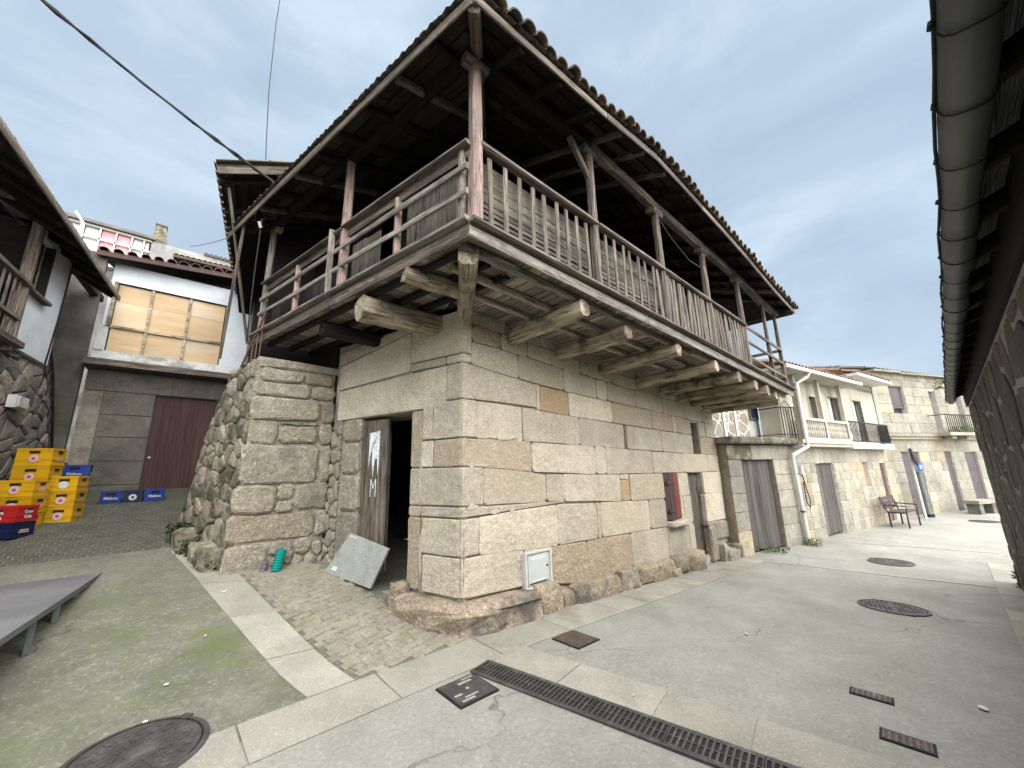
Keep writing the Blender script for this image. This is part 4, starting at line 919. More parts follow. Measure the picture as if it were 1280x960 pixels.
# ================================================================ LEFT HOUSE
lh=thing('rubble_house','rubble and white rendered house with dark overhanging eave on the left','house',(-4.25,5,.9))
FD=wframe((-4.25,5.0,0),(.13,.9915))
FD=wframe((-4.25,5.0,0),(.13,.9915))
# this face looks to +x: outward = (d.y,-d.x)
core(lh,FD,-3,1.15,.3,5.5,[(-3,.35,3.55,5.4)],.3,MO,inset=.02)
regL=[(-1.2,.4),(2.25,.9),(2.25,1.8),(1.75,2.9),(1.2,3.40),(-1.2,3.40)]
mb=MB(); pr=[(1.14,.3),(2.2,.3),(2.2,1.78),(1.7,2.86),(1.14,3.38)]; V_=[FD@Vector((u,.02,z)) for u,z in pr]+[FD@Vector((u,.4,z)) for u,z in pr]; k_=len(pr)
mb.add(V_,[tuple(range(k_)),tuple(range(k_,2*k_))[::-1]]+[(i,i+k_,(i+1)%k_+k_,(i+1)%k_) for i in range(k_)]); mb.build('stair_wall',MO,lh)
rubble(lh,FD,[GG,GD,GG],regL,.36,.22,31,gap=.009,proud=(.0,.03),bev=.018,crown=.014,depth=.1,name='rubble_stone')
mb=MB(); 
for a,b_,z0,z1 in ((.34,1.15,3.42,4.32),(.34,.42,4.32,5.14),(.95,1.15,4.32,5.14),(.34,1.15,5.14,5.5)): mb.box((a,-.06,z0),(b_,.02,z1),FD)
mb=MB(); mb.box((.46,-.06,3.42),(1.16,.02,5.5),FD); mb.box((-.05,-.06,3.42),(.46,.02,4.28),FD); mb.box((-.05,-.06,5.16),(.46,.02,5.5),FD); mb.build('white_wall',PW,lh)
for u in (.42,): beam('window_jamb',FD@Vector((u,-.03,4.28)),FD@Vector((u,-.03,5.16)),.06,.10,WK,lh)
beam('window_sill',FD@Vector((-.35,-.10,4.26)),FD@Vector((.52,-.10,4.26)),.10,.05,WD,lh)
beam('post',FD@Vector((-.22,-.07,3.3)),FD@Vector((-.22,-.07,5.4)),.12,.12,WD,lh); beam('post',FD@Vector((-1.9,-.07,3.3)),FD@Vector((-1.9,-.07,5.4)),.12,.12,WD,lh)
beam('handrail',FD@Vector((-3,-.12,4.28)),FD@Vector((-.2,-.12,4.28)),.09,.06,WD,lh); beam('rail',FD@Vector((-3,-.12,3.75)),FD@Vector((-.3,-.12,3.75)),.07,.06,WD,lh); beam('edge_board',FD@Vector((-3,-.12,3.42)),FD@Vector((-.1,-.12,3.42)),.14,.10,WD,lh)
for k in range(18): beam('baluster',FD@Vector((-2.8+k*.15,-.11,3.45)),FD@Vector((-2.8+k*.15,-.11,4.25)),.05,.02,WD,lh,up=(1,0,0))
b=MB(); b.box((-3.2,1.2,3.4),(1.1,1.3,5.5),FD); b.build('inner_wall',PG,lh)
b=MB(); b.box((-3.2,.1,3.36),(1.1,1.3,3.42),FD); b.build('gallery_floor',WK,lh)
b=MB(); b.box((.3,.03,3.4),(.40,1.2,5.5),FD); b.build('inner_wall',WK,lh)
# eave
def LE(s,d,dz=0): p=Vector((-4.12,2.15,5.07))+Vector((.13,.9915,0))*s+Vector((-.9915,.13,0))*d; return Vector((p.x,p.y,p.z+d*.55+dz))
mb=MB(); mb.add([LE(-3,0,.0),LE(4.85,0,0),LE(4.85,3,0),LE(-3,3,0),LE(-3,0,.05),LE(4.85,0,.05),LE(4.85,3,.05),LE(-3,3,.05)],[(0,1,2,3),(7,6,5,4),(0,4,5,1),(1,5,6,2),(2,6,7,3),(3,7,4,0)]); rl=mb.build('roof',WK,lh)
for k in range(15): beam('rafter',LE(-2.8+k*.53,.02,-.05),LE(-2.8+k*.5,1.6,-.05),.07,.09,WK,rl)
beam('fascia_board',LE(-3,-.02,.02),LE(4.85,-.02,.02),.03,.10,WD,rl,rough=.005,seg=6)
for k in range(36): inst('roof_tile',rnd.choice(TMS),rl,orient(LE(-2.95+k*.215,.05,.05),Vector((-.9915,.13,.55)),(.5,0,1)))
beam('wall_plate',FD@Vector((-3,-.02,5.42)),FD@Vector((2.9,-.02,5.30)),.14,.14,WK,lh)
# grey wall beyond and scroll railing
b=MB(); b.box((-5.2,7.55,.9),(-3.82,7.75,6.2)); b.build('side_wall',PD,lh)
b=MB(); b.box((2.0,.35,.9),(2.9,.5,5.6),FD); b.build('side_wall',PD,lh)
b=MB(); b.tube([FD@Vector((1.02,-.075,3.36)),FD@Vector((1.10,-.075,4.2)),FD@Vector((1.14,-.075,5.3))],.012,6); b.build('wall_cable',BK,lh)
sr=[FD@Vector(p) for p in((1.25,-.02,3.75),(1.6,-.02,3.35),(1.95,-.02,2.75),(2.3,-.02,2.1))]
b=MB(); b.tube(sr,.02,6); b.build('handrail',IR,lh)
for k in range(9):
    t=k/8; p=sr[0].lerp(sr[3],t)+Vector((0,0,.1*math.sin(t*3.14))); b=MB()
    pts=[p+Vector((0,.05*math.sin(a*2.2),-a*.14)) for a in (0,1,2,3,4,5)]; b.tube(pts,.009,5)
    for zc in(-.2,-.45): b.tube([p+Vector((0,.07+.05*math.cos(a),zc+.05*math.sin(a))) for a in [j*.9 for j in range(8)]],.008,5)
    b.build('railing_scroll',IR,lh)
mt=thing('meter_cabinet','pale grey meter cabinet fixed on the rubble wall at the left edge','cabinet',FD@Vector((.47,-.08,2.5)))
b=MB(); b.box((.28,-.12,2.60),(.66,-.03,2.78),FD); bb_=b.build('cabinet_box',PT,mt); b=MB(); b.box((.32,-.135,2.62),(.63,-.122,2.76),FD); b.build('cabinet_door',PT,mt)
# window of white wall: open dark leaf
b=MB(); b.box((-.02,.03,4.3),(.0,.4,5.15),FD); b.build('window_leaf',WK,lh)
an=thing('roof_aerial','thin bent metal aerial above the dark eave at upper left','aerial',(-4.9,4.2,6))
b=MB(); p=LE(2.4,1.0,.05); b.tube([tuple(p),tuple(p+Vector((.02,.1,.95))),tuple(p+Vector((-.28,-.1,1.25)))],.012,5); b.build('aerial_rod',ZN,an)
an=thing('white_vent_pipe','white bent pipe standing before the glazed gallery','pipe',(-4.7,10.4,7.4))
b=MB(); b.tube([(-4.78,10.6,6.9),(-4.78,10.6,8.2),(-4.95,10.6,8.45)],.035,6); b.build('pipe',WH,an)
# ================================================================ CRATES
def crate(loc,rot,m,label,cat='crate',group=None,w=.40,d=.30,h=.285,logo=None,txt=None,body=None,name='bottle_crate'):
    t=thing(name,label,cat,loc,group); M=Matrix.Translation(loc)@Matrix.Rotation(rot,4,'Z')
    WMX[t.name]=Matrix.Translation(loc)
    b=MB(); x,y=w/2,d/2; th=.014
    b.box((-x,-y,0),(x,-y+th,h)); b.box((-x,y-th,0),(x,y,h)); b.box((-x,-y+th,0),(-x+th,y-th,h)); b.box((x-th,-y+th,0),(x,y-th,h)); b.box((-x+th,-y+th,.005),(x-th,y-th,.02))
    for z in (.0,h*.33,h-.03):   # ribs
        b.box((-x-.006,-y-.006,z),(x+.006,-y-.0005,z+.022)); b.box((x+.0005,-y-.006,z),(x+.006,y+.006,z+.022)); b.box((-x-.006,-y-.006,z),(-x-.0005,y+.006,z+.022))
    sh=b.build('shell',m,t,M,local=True)
    b=MB()
    for i in range(1,4): b.box((-x+w*i/4-.004,-y+th,.02),(-x+w*i/4+.004,y-th,h*.75))
    for i in range(1,3): b.box((-x+th,-y+d*i/3-.004,.02),(x-th,-y+d*i/3+.004,h*.74))
    b.build('divider',m,t,M,local=True)
    b=MB(); b.box((-.06,-y-.009,h-.075),(.06,-y-.007,h-.04)); b.box((x+.007,-.05,h-.075),(x+.009,.05,h-.04)); b.build('handle_slot',DG,t,M,local=True)
    if logo:
        c,m1,m2=logo
        b=MB(); b.tube([(0,-y-.008,h*.42),(0,-y-.0095,h*.42)],.055,20); b.build('emblem',m1,t,M,local=True)
        b=MB(); b.tube([(0,-y-.0097,h*.42),(0,-y-.0112,h*.42)],.022,14); b.build('emblem',m2,t,M,local=True)
        b=MB(); b.box((x+.0072,-.07,h*.3),(x+.009,.07,h*.36)); b.box((x+.0072,-.06,h*.42),(x+.009,.06,h*.50)); b.build('emblem',PK,t,M,local=True)
    if txt:
        for k,s in enumerate(txt):
            text_mesh('lettering',s,.065,WH,sh,M@wall_text(I4,0,-y-.009,h*(.62-.32*k if len(txt)>1 else .4)),bold=.002)
            text_mesh('lettering',s,.055,WH,sh,M@Matrix(((0,0,1,x+.009),(1,0,0,0),(0,1,0,h*(.62-.32*k if len(txt)>1 else .4)),(0,0,0,1))),bold=.002)
    return t
YL=('l',PK,PU); yg='stacked yellow bottle crates'
def gzc(x,y,s=.15): return max(gz(x,y-s),gz(x,y),gz(x,y+s))
a=R(-20)
xa,ya=-3.80,5.72; z=gz(xa,ya)
for k,l in enumerate(['bottom yellow crate of the tall rear stack by the rubble wall','second lowest yellow crate of the tall rear stack','second highest yellow crate of the tall rear stack with purple emblem','topmost yellow crate of the tall rear stack against the rubble wall']):
    crate((xa+rnd.uniform(-.01,.01),ya,z+k*.265),a+rnd.uniform(-.03,.03),YE,l,group=yg,logo=YL,h=.26)
xb,yb=-3.43,5.62; z=gz(xb,yb)-.02
for k,l in enumerate(['bottom yellow crate of the right hand stack of three','middle yellow crate of the right hand stack of three','top yellow crate of the right hand stack with round white emblem']):
    crate((xb+rnd.uniform(-.008,.008),yb,z+k*.225),a+.05,YE,l,group=yg,logo=('l',WH,PW) if k==2 else YL,h=.222,w=.30)
xc,yc=-3.83,5.32; z=gz(xc,yc)-.03
for k,l in enumerate(['bottom yellow crate of the front stack behind the red crate','middle yellow crate of the front stack behind the red crate','top yellow crate of the front stack with its open rim showing']):
    crate((xc+rnd.uniform(-.01,.01),yc,z+k*.23),a-.02,YE,l,group=yg,logo=YL,h=.226,w=.38)
z=gz(-3.88,4.88)
crate((-3.84,4.86,z),-.5,NV,'black crate with faint green print under the red crate',h=.19,txt=None,logo=('l',GG,DG))
crate((-3.84,4.86,z+.195),-.47,RE,'red crate with white lettering on top of the black crate',h=.20,txt=['Coca','Cola'])
crate((-3.52,6.75,gz(-3.45,6.7)+.42),.0,BL,'blue crate raised behind the yellow stacks',h=.26,w=.36,txt=['Mahou'])
crate((-3.53,6.76,gz(-3.46,6.75)),.0,NV,'dark navy crate hidden under the raised blue crate',h=.41,w=.34)
crate((-3.02,6.78,gz(-3.0,6.7)),.02,BL,'left of the two blue crates on the ground by the garage wall',h=.215,w=.27,txt=['Mahou'])
crate((-2.73,6.78,gz(-2.73,6.7)),-.02,NV,'black crate between two blue crates by the garage wall',h=.215,w=.26,logo=('l',CU,NV))
crate((-2.44,6.80,gz(-2.44,6.7)+.01),.03,BL,'blue crate in front of the brown garage door',h=.215,w=.28,txt=['Mahou'])
b=MB(); b.box((-3.25,6.45,gz(-3,6.4)-.1),(-2.2,6.6,gz(-3,6.5)+.0)); kb=b.build('kerb',SL,al)
# ================================================================ LOW PLATFORM
pf=thing('low_platform','low dark deck platform on short metal legs at the left edge','platform',(-3.2,2,.3))
zt=.55
top=[(-2.75,3.05),(-3.52,3.27),(-4.6,3.2),(-4.4,-.2),(-3.16,.2)]
mb=MB(); mb.prism([(x,y) for x,y in top][::1],zt-.025,zt); mb.build('deck',DK,pf)
mb=MB(); 
for (p,q) in (((-2.765,2.90),(-2.985,.36)),): mb.box((-.0,0,0),(0,0,0)) if False else None
beam('edge_frame',(-2.78,2.98,zt-.04),(-3.17,.25,zt-.04),.025,.03,DM,pf); beam('edge_frame',(-2.8,3.02,zt-.04),(-3.5,3.22,zt-.04),.025,.03,DM,pf)
for k,(t) in enumerate((.06,.22,.385,.56,.76,.96)):
    x=-2.78-.39*t-.02; y=2.98-2.73*t; beam('leg',(x,y,gz(x,y)),(x,y,zt-.05),.04,.04,DM,pf)
    beam('leg',(x-.9,y+.1,gz(x-.9,y)),(x-.9,y+.1,zt-.03),.045,.045,DM,pf); beam('cross_bar',(x,y,zt-.05),(x-.9,y+.1,zt-.05),.03,.03,DM,pf)
# ================================================================ slab and pipes by the doorway
sb_=thing('leaning_panel','square grey stone panel leaning against the doorway','panel',(-.5,1.6,.35))
P4=[Vector((-.56,1.63,.83)),Vector((-.33,1.02,.69)),Vector((-.44,1.22,.25)),Vector((-.72,1.98,.36))]
nn=((P4[1]-P4[0]).cross(P4[3]-P4[0])).normalized(); nn=-nn if nn.x>0 else nn; mb=MB(); off=nn*-.03
mb.add([p for p in P4]+[p+off for p in P4],[(3,2,1,0),(4,5,6,7),(0,1,5,4),(1,2,6,5),(2,3,7,6),(3,0,4,7)]); mb.build('panel',SB,sb_)
def quad_on(name,u0,u1,v0,v1,m):
    f=lambda u,v:(P4[0].lerp(P4[1],u)).lerp(P4[3].lerp(P4[2],u),v)+nn*.002
    mb=MB(); mb.add([f(u0,v0),f(u1,v0),f(u1,v1),f(u0,v1)],[(0,1,2,3)]); mb.build(name,m,sb_)
quad_on('sticker',.1,.2,.80,.90,PA); quad_on('sticker',.02,.22,.02,.06,LB)
def pipe(label,m,p0,p1,r,ribs,name='corrugated_pipe'):
    t=thing(name,label,'pipe',p0); p0=Vector(p0);p1=Vector(p1); pts=[];rr=[]
    n=ribs*2
    for i in range(n+1): pts.append(p0.lerp(p1,i/n)); rr.append(r*(1.0 if i%2 else .86))
    b=MB(); b.tube(pts,rr,16,cap=True); b.build('pipe',m,t,smooth=False); b=MB(); d_=(p1-p0).normalized(); b.tube([p1,p1+d_*.004],r*.7,14); b.build('pipe_mouth',DG,t)
pipe('short teal corrugated pipe standing against the stone pier',TQ,(-1.22,2.20,gz(-1.22,2.2)),(-1.16,2.27,gz(-1.22,2.2)+.24),.062,9)
pipe('short dull purple pipe standing left of the teal pipe',VI,(-1.35,2.25,gz(-1.35,2.2)),(-1.32,2.28,gz(-1.3,2.2)+.12),.038,3,name='purple_pipe')
# ================================================================ METER BOX
mx_=thing('meter_box','white utility meter box set in the granite wall near the corner','meter box',(1.05,-.03,.2))
b=MB()
b.box((.845,-.05,.215),(1.27,.02,.60)); b.build('box',LB,mx_)
for (a,c,z0,z1) in ((.835,1.28,.20,.225),(.835,1.28,.59,.615),(.835,.862,.225,.59),(1.253,1.28,.225,.59)): 
    b=MB(); b.box((a,-.072,z0),(c,-.045,z1)); b.build('frame',WH,mx_)
b=MB(); b.box((.885,-.062,.25),(1.225,-.052,.57)); dr_=b.build('door',LB,mx_)
b=MB(); b.tube([(1.2,-.062,.43),(1.2,-.07,.43)],.012,10); b.build('lock',DG,mx_)
b=MB(); b.box((.93,-.064,.52),(1.18,-.0625,.545)); b.box((.93,-.064,.283),(1.18,-.0625,.30)); b.build('print',CU,mx_)
b=MB(); b.box((.90,-.068,.262),(1.20,-.062,.272)); b.build('painted_gap_shade',DG,mx_)  # raised near-black strip painted as the shade line of a gap
# ================================================================ COVERS AND DRAIN
def frame_ground(x,y,rot=0,dz=0):
    e=.03; gx_=(gz(x+e,y)-gz(x-e,y))/(2*e); gy_=(gz(x,y+e)-gz(x,y-e))/(2*e)
    return Matrix.Translation((x,y,gz(x,y)+dz))@Vector((0,0,1)).rotation_difference(Vector((-gx_,-gy_,1))).to_matrix().to_4x4()@Matrix.Rotation(rot,4,'Z')
def manhole(x,y,r,label,rot=0,m=CI):
    t=thing('manhole_cover',label,'manhole cover',(x,y,gz(x,y)),'round manhole covers'); M=frame_ground(x,y,rot,.006)
    b=MB(); n=48
    b.add([((r+.035)*math.cos(2*math.pi*k/n),(r+.035)*math.sin(2*math.pi*k/n),.009) for k in range(n)]+[((r+.006)*math.cos(2*math.pi*k/n),(r+.006)*math.sin(2*math.pi*k/n),.012) for k in range(n)]+[((r+.04)*math.cos(2*math.pi*k/n),(r+.04)*math.sin(2*math.pi*k/n),-.02) for k in range(n)],[(k,(k+1)%n,n+(k+1)%n,n+k) for k in range(n)]+[(2*n+k,2*n+(k+1)%n,(k+1)%n,k) for k in range(n)]); b.build('frame',m,t,M,local=True)
    b=MB(); b.tube([(0,0,-.01),(0,0,.004)],r+.006,n); b.build('gap',DG,t,M,local=True)
    b=MB(); b.tube([(0,0,0),(0,0,.0095)],r-.006,n); b.build('lid',m,t,M,local=True)
    b=MB(); s=.043; q=int(r/s)+1
    for i in range(-q,q+1):
        for j in range(-q,q+1):
            px,py=i*s,j*s
            if math.hypot(px,py)<r-.035 and not(abs(px)<.06 and abs(py)<.06) and abs(i)!=0 and abs(j)!=0:
                A_=Matrix.Translation((px,py,.0095))@Matrix.Rotation((math.pi/4 if (i+j)%2 else -math.pi/4),4,'Z'); b.box((-.016,-.006,0),(.016,.006,.004),A_)
    for k in range(4): A_=Matrix.Rotation(k*math.pi/2,4,'Z'); b.box((.07,-.010,.0095),(r-.04,.010,.0115),A_)
    b.tube([(0,0,.0095),(0,0,.012)],.05,20)
    stuff(b.build('relief',m,t,M,local=True))
    b=MB()
    for k in range(2): A_=Matrix.Rotation(math.pi*k+.4,4,'Z'); b.box((r-.0,-.03,.006),(r+.055,.03,.0125),A_)
    b.build('hinge',m,t,M,local=True)
manhole(-2.33,-.13,.30,'large round cast iron manhole cover at the lower left in the alley',.4)
manhole(4.77,-2.72,.31,'round manhole cover in the middle of the street, nearer of two',.2)
manhole(8.49,-2.42,.31,'round manhole cover in the street, farther of two',.6)
manhole(17.3,-3.98,.33,'faint round manhole cover far down the street',.6)
def cover(c4,label,m,text=False,name='inspection_cover',cat='cover'):
    cx=sum(p[0] for p in c4)/4;cy=sum(p[1] for p in c4)/4; t=thing(name,label,cat,(cx,cy,gz(cx,cy)))
    ax=Vector((c4[1][0]-c4[0][0],c4[1][1]-c4[0][1])); w=ax.length; h=(Vector(c4[2])-Vector(c4[1])).length; rot=math.atan2(ax.y,ax.x); M=frame_ground(cx,cy,rot)
    b=MB(); b.box((-w/2-.014,-h/2-.014,-.02),(w/2+.014,h/2+.014,.0085)); b.build('frame',DG,t,M,local=True)
    b=MB(); b.box((-w/2,-h/2,-.01),(w/2,h/2,.0115)); b.build('lid',m,t,M,local=True)
    b=MB()
    if not text:
        n1_=max(3,int(w/.03)); n2_=max(3,int(h/.03))
        for i in range(n1_):
            for j in range(n2_): px=-w/2+w*(i+.5)/n1_; py=-h/2+h*(j+.5)/n2_; b.box((px-.008,py-.008,.0115),(px+.008,py+.008,.015))
    else:
        for (u0,u1,v0,v1) in ((-.8,-.1,-.86,-.72),(-.5,.2,-.64,-.52),(-.85,-.45,-.3,-.15),(-.15,.6,.5,.66),(.2,.85,.8,.9),(-.05,.1,-.05,.12)): b.box((u0*w/2,v0*h/2,.0115),(u1*w/2,v1*h/2,.0145))
    stuff(b.build('relief',CR if not text else SL,t,M,local=True))
cover([(.60,-.99),(.91,-.98),(.885,-.69),(.58,-.68)],'square rusty steel cover set in the pale slabs near the corner',CR)
cover([(-.72,-1.04),(-.41,-1.04),(-.41,-.74),(-.71,-.73)],'square cast iron cover with pale raised lettering beside the drain',CI,True)
cover([(1.49,-2.76),(1.59,-2.75),(1.68,-2.94),(1.55,-2.97)],'upper of two small oblong covers at the right of the street',CR)
cover([(.96,-2.97),(1.08,-2.96),(1.11,-3.17),(1.0,-3.18)],'lower of two small oblong covers at the right of the street',CR)
dr=thing('drain_channel','long slotted cast iron drain grate crossing the street','drain',(-.2,-1.5,0))
A=Vector((-.28,-.675,0)); d=Vector((.2,-.98,0)).normalized(); px_=Vector((d.y,-d.x,0))*-1
rot=math.atan2(d.y,d.x); MD=frame_ground(-.28,-.675,0); MD=Matrix.Translation((-.28,-.675,gz(-.2,-.9)+.001))@Matrix.Rotation(rot,4,'Z')
LN=2.95
b=MB(); b.box((0,-.10,-.05),(LN,.10,.0055)); b.build('channel_shade_plate',DG,dr,MD,local=True)  # shallow near-black plate, the shade of a deep channel put into its colour
b=MB(); b.box((0,-.115,-.05),(LN,-.098,.0125)); b.box((0,.098,-.05),(LN,.115,.0125)); b.box((-.015,-.115,-.05),(0,.115,.0125)); b.build('frame',CI,dr,MD,local=True)
k=0
while k*.49<LN-.1:
    b=MB(); x0=k*.49+.003; x1=x0+.484
    b.box((x0,-.096,.006),(x1,-.080,.0125)); b.box((x0,.080,.006),(x1,.096,.0125)); b.box((x0,-.004,.006),(x1,.004,.0115))
    n=14
    for i in range(n+1): xx=x0+.484*i/n; b.box((max(x0,xx-.0065),-.08,.0065),(min(x1,xx+.0065),.08,.0122))
    b.build('grate_panel',CI,dr,MD,local=True); k+=1
sc=[(1.95,-3.38,.05),(-1.75,1.9,.03),(-2.2,.55,.02),(-1.95,1.1,.015),(2.2,-1.85,.03),(-2.3,.19,.018),(.25,-1.75,.012)]
for i,(x,y,r) in enumerate(sc):
    b=MB(); n=7; M=frame_ground(x,y,rnd.uniform(0,3),.010); pts=[(math.cos(6.283*k/n)*r*rnd.uniform(.6,1.1),math.sin(6.283*k/n)*r*.6*rnd.uniform(.6,1.1)) for k in range(n)]
    b.prism(pts,0,.004); o=b.build('litter_scrap',LB,None,M,local=True)
    tag(o,['white paper scrap on the street at lower right','white scrap on the mossy concrete near the pale slab strip','small white scrap in the middle of the alley concrete','tiny pale crumb on the alley concrete','small white fleck in the middle of the street','white scrap on the rim of the large manhole cover','pale stone chip on the slabs beside the drain'][i],'litter')
# ================================================================ STREET HOUSES ON THE RIGHT
def fbox(name,F,a,c,m,parent,**k): b=MB(); b.box(a,c,F); return b.build(name,m,parent,**k)
# --- low house with terrace
h1=thing('terrace_house','low granite house with mossy terrace slab and charred plank door','house',(8.3,-.4,-.4))
F1=wframe((7.12,-.20,0),(.97,-.24)); L1=2.85; d1=(.50,1.80,-.6,1.67)
core(h1,F1,-.0,L1,-.6,2.02,[d1],.35,GT)
coursed(h1,F1,GT,[-.45,.12,.52,.92,1.30,1.67],0,L1,[d1],.45,.75,seed=8,r=.02)
coursed(h1,F1,[GT,GM],[1.67,2.02],0,L1,[],.7,1.2,seed=9)
leaf(h1,F1,WC,.50,1.80,-.36,1.66,7,.12,rag=.03)
for i,(a,c) in enumerate(((-.12,.18),(.19,.62),(.63,1.02),(1.03,1.45),(1.46,1.95),(1.96,2.35),(2.36,2.8),(2.81,3.15),(3.16,3.45))):
    block(h1,F1,GM if i%3!=1 else GG,a,c,2.035,2.20,proud=.22,depth=.5,bev=.03,r=.05,name='terrace_slab')
fbox('terrace_floor',F1,(-.1,.3,2.03),(3.4,3.2,2.17),GG,h1)
fbox('terrace_wall',F1,(-.05,.4,-.6),(.3,3.2,2.02),GG,h1)
rg1=[(2.30,-.1),(2.35,-.14),(3.3,-.14)]
b=MB(); b.tube([F1@Vector(p) for p in((2.30,.6,3.0),(2.30,-.12,3.0),(3.3,-.12,3.02))],.016,6); b.build('terrace_rail',IR,h1)
b=MB(); b.tube([F1@Vector(p) for p in((2.30,.6,2.3),(2.30,-.12,2.3),(3.3,-.12,2.3))],.012,6); b.build('terrace_rail',IR,h1)
for k in range(9): 
    b=MB(); u=2.30+k*.125; b.tube([F1@Vector((u,-.12,2.2)),F1@Vector((u,-.12,3.02))],.010 if k%4 else .016,5); b.build('railing_bar',IR,h1)
b=MB(); b.tube([F1@Vector((u,-.12,3.0+.16*math.sin(math.pi*(u-2.3)/.5))) for u in [2.3+.0625*i for i in range(9)]],.009,5); b.build('rail_arch',IR,h1)
# white jointed wall behind the terrace
h1b=thing('white_jointed_house','house wall of brown stones with broad white painted joints above the terrace','house',(8.5,.2,2))
F1b=wframe((7.25,.42,0),(.97,-.24))
core(h1b,F1b,-.1,2.62,-.4,3.9,[],.4,MW,inset=.006)
rubble(h1b,F1b,[GT,GW,GT],[(-.1,2.2),(2.15,2.2),(2.15,3.85),(-.1,3.85)],.36,.24,55,gap=.02,proud=(.0,.01),bev=.008,crown=.003)
fbox('window_frame',F1b,(2.18,-.05,2.75),(2.56,.0,3.6),GG,h1b); fbox('window_pane',F1b,(2.23,-.06,2.8),(2.51,-.055,3.55),GLS,h1b)
for u in (1.0,1.5): fbox('white_pillar',F1b,(u,-.03,2.2),(u+.09,.0,3.85),MW,h1b)
# --- balcony house
h2=thing('balcony_house','granite house with cream loggia balustrade and white downpipe','house',(13,-1.4,-.4))
F2_=wframe((9.85,-.88,0),(.984,-.177)); L2=7.6
d2a=(1.10,2.30,-.6,1.55); w2a=(4.47,4.93,.78,1.55); d2b=(6.0,6.55,-.6,1.52)
core(h2,F2_,0,L2,-.6,1.98,[d2a,w2a,d2b],.35,ML,inset=.018)
coursed(h2,F2_,[GT,GT,GT,GT,GW],[-.45,-.1,.18,.47,.78,1.04,1.30,1.55],0,L2,[d2a,w2a,d2b],.3,.62,seed=14,g=.008)
coursed(h2,F2_,GT,[1.55,1.98],0,L2,[],.6,1.1,seed=15)
leaf(h2,F2_,WC,1.10,2.30,-.36,1.54,6,.1,rag=.05); leaf(h2,F2_,WN,6.0,6.55,-.38,1.51,3,.08); fbox('window_infill',F2_,(4.47,.1,.78),(4.93,.12,1.55),GO,h2)
fbox('balcony_slab',F2_,(-.15,-.28,1.99),(3.1,-.002,2.13),CS,h2); fbox('balcony_slab',F2_,(3.105,-.30,1.96),(6.78,-.002,2.12),WH,h2)
fbox('balcony_lip',F2_,(-.17,-.32,2.07),(3.1,-.281,2.16),CS,h2)
uo=[(.55,1.02,2.2,3.56),(1.5,1.92,2.7,3.46),(2.80,3.62,2.2,3.57),(4.74,5.52,2.2,3.6)]
core(h2,F2_,-.4,6.85,2.135,4.1,uo,.5,PC,inset=.0,name='upper_wall')
for i,o in enumerate(uo):
    for q in ((o[0]-.09,-.012,o[2],o[0],.10,o[3]+.09),(o[1],-.012,o[2],o[1]+.09,.10,o[3]+.09),(o[0],-.012,o[3],o[1],.10,o[3]+.09)): fbox('window_frame',F2_,q[:3],q[3:],CS,h2)
    if i<2: fbox('window_pane',F2_,(o[0],.14,o[2]),(o[1],.15,o[3]),GLS,h2); fbox('window_bar',F2_,((o[0]+o[1])/2-.02,.12,o[2]),((o[0]+o[1])/2+.02,.139,o[3]),WH,h2)
    else:
        leaf(h2,F2_,WH,o[0],o[0]+.52,o[2],o[3],5,.12,name='shutter'); fbox('window_pane',F2_,(o[0]+.52,.14,o[2]),(o[1],.15,o[3]),GLS,h2)
for u in (.02,1.50,3.05): fbox('column',F2_,(u,-.27,2.135),(u+.11,-.17,3.86),CS,h2)
fbox('side_pilaster',F2_,(6.855,-.03,2.13),(7.25,.5,4.6),GT,h2)
fbox('balustrade_rail',F2_,(.13,-.28,2.68),(3.05,-.18,2.75),CS,h2); fbox('balustrade_foot',F2_,(.13,-.28,2.165),(3.05,-.18,2.22),CS,h2)
bm_=MB(); bm_.tube([(0,0,0),(0,0,.08),(0,0,.16),(0,0,.23),(0,0,.31),(0,0,.39),(0,0,.46)],[.03,.018,.032,.016,.032,.018,.03],6); bal=bm_.mesh('balustrade_post',CS,True)
u=.2
while u<3.0:
    if abs(u-1.55)>.08: inst('balustrade_post',bal,h2,F2_@Matrix.Translation((u,-.23,2.22)))
    u+=.115
fbox('balustrade_pier',F2_,(1.50,-.285,2.165),(1.61,-.172,2.77),CS,h2); fbox('balustrade_pier',F2_,(3.05,-.285,2.165),(3.16,-.172,2.77),CS,h2)
b=MB(); b.box((3.17,-.28,2.76),(6.65,-.25,2.80),F2_); b.box((3.17,-.275,2.17),(6.65,-.255,2.20),F2_); b.box((6.63,-.27,2.17),(6.66,-.01,2.80),F2_); b.build('iron_rail',IR,h2)
u=3.25
while u<6.62:
    b=MB(); b.tube([F2_@Vector((u,-.265,2.18)),F2_@Vector((u+.03,-.31,2.32)),F2_@Vector((u-.02,-.265,2.55)),F2_@Vector((u,-.265,2.78))],.010,5); b.build('railing_bar',IR,h2); u+=.11
TRM=[tile_mesh('roof_tile',TR) for _ in range(2)]
fbox('eave_slab',F2_,(-1.0,-.52,3.90),(3.95,1.0,3.97),CS,h2); fbox('eave_soffit',F2_,(-.95,-.48,3.885),(3.9,-.02,3.899),PC,h2); fbox('eave_gutter',F2_,(-1.0,-.60,3.90),(3.95,-.525,3.985),WH,h2)
fbox('gable_block',F2_,(3.75,-.3,3.98),(4.0,.8,4.30),PG,h2); fbox('parapet',F2_,(4.0,.0,3.98),(6.85,.8,4.22),PC,h2)
fbox('eave_slab',F2_,(3.8,-.58,4.23),(6.95,1.0,4.32),WH,h2)
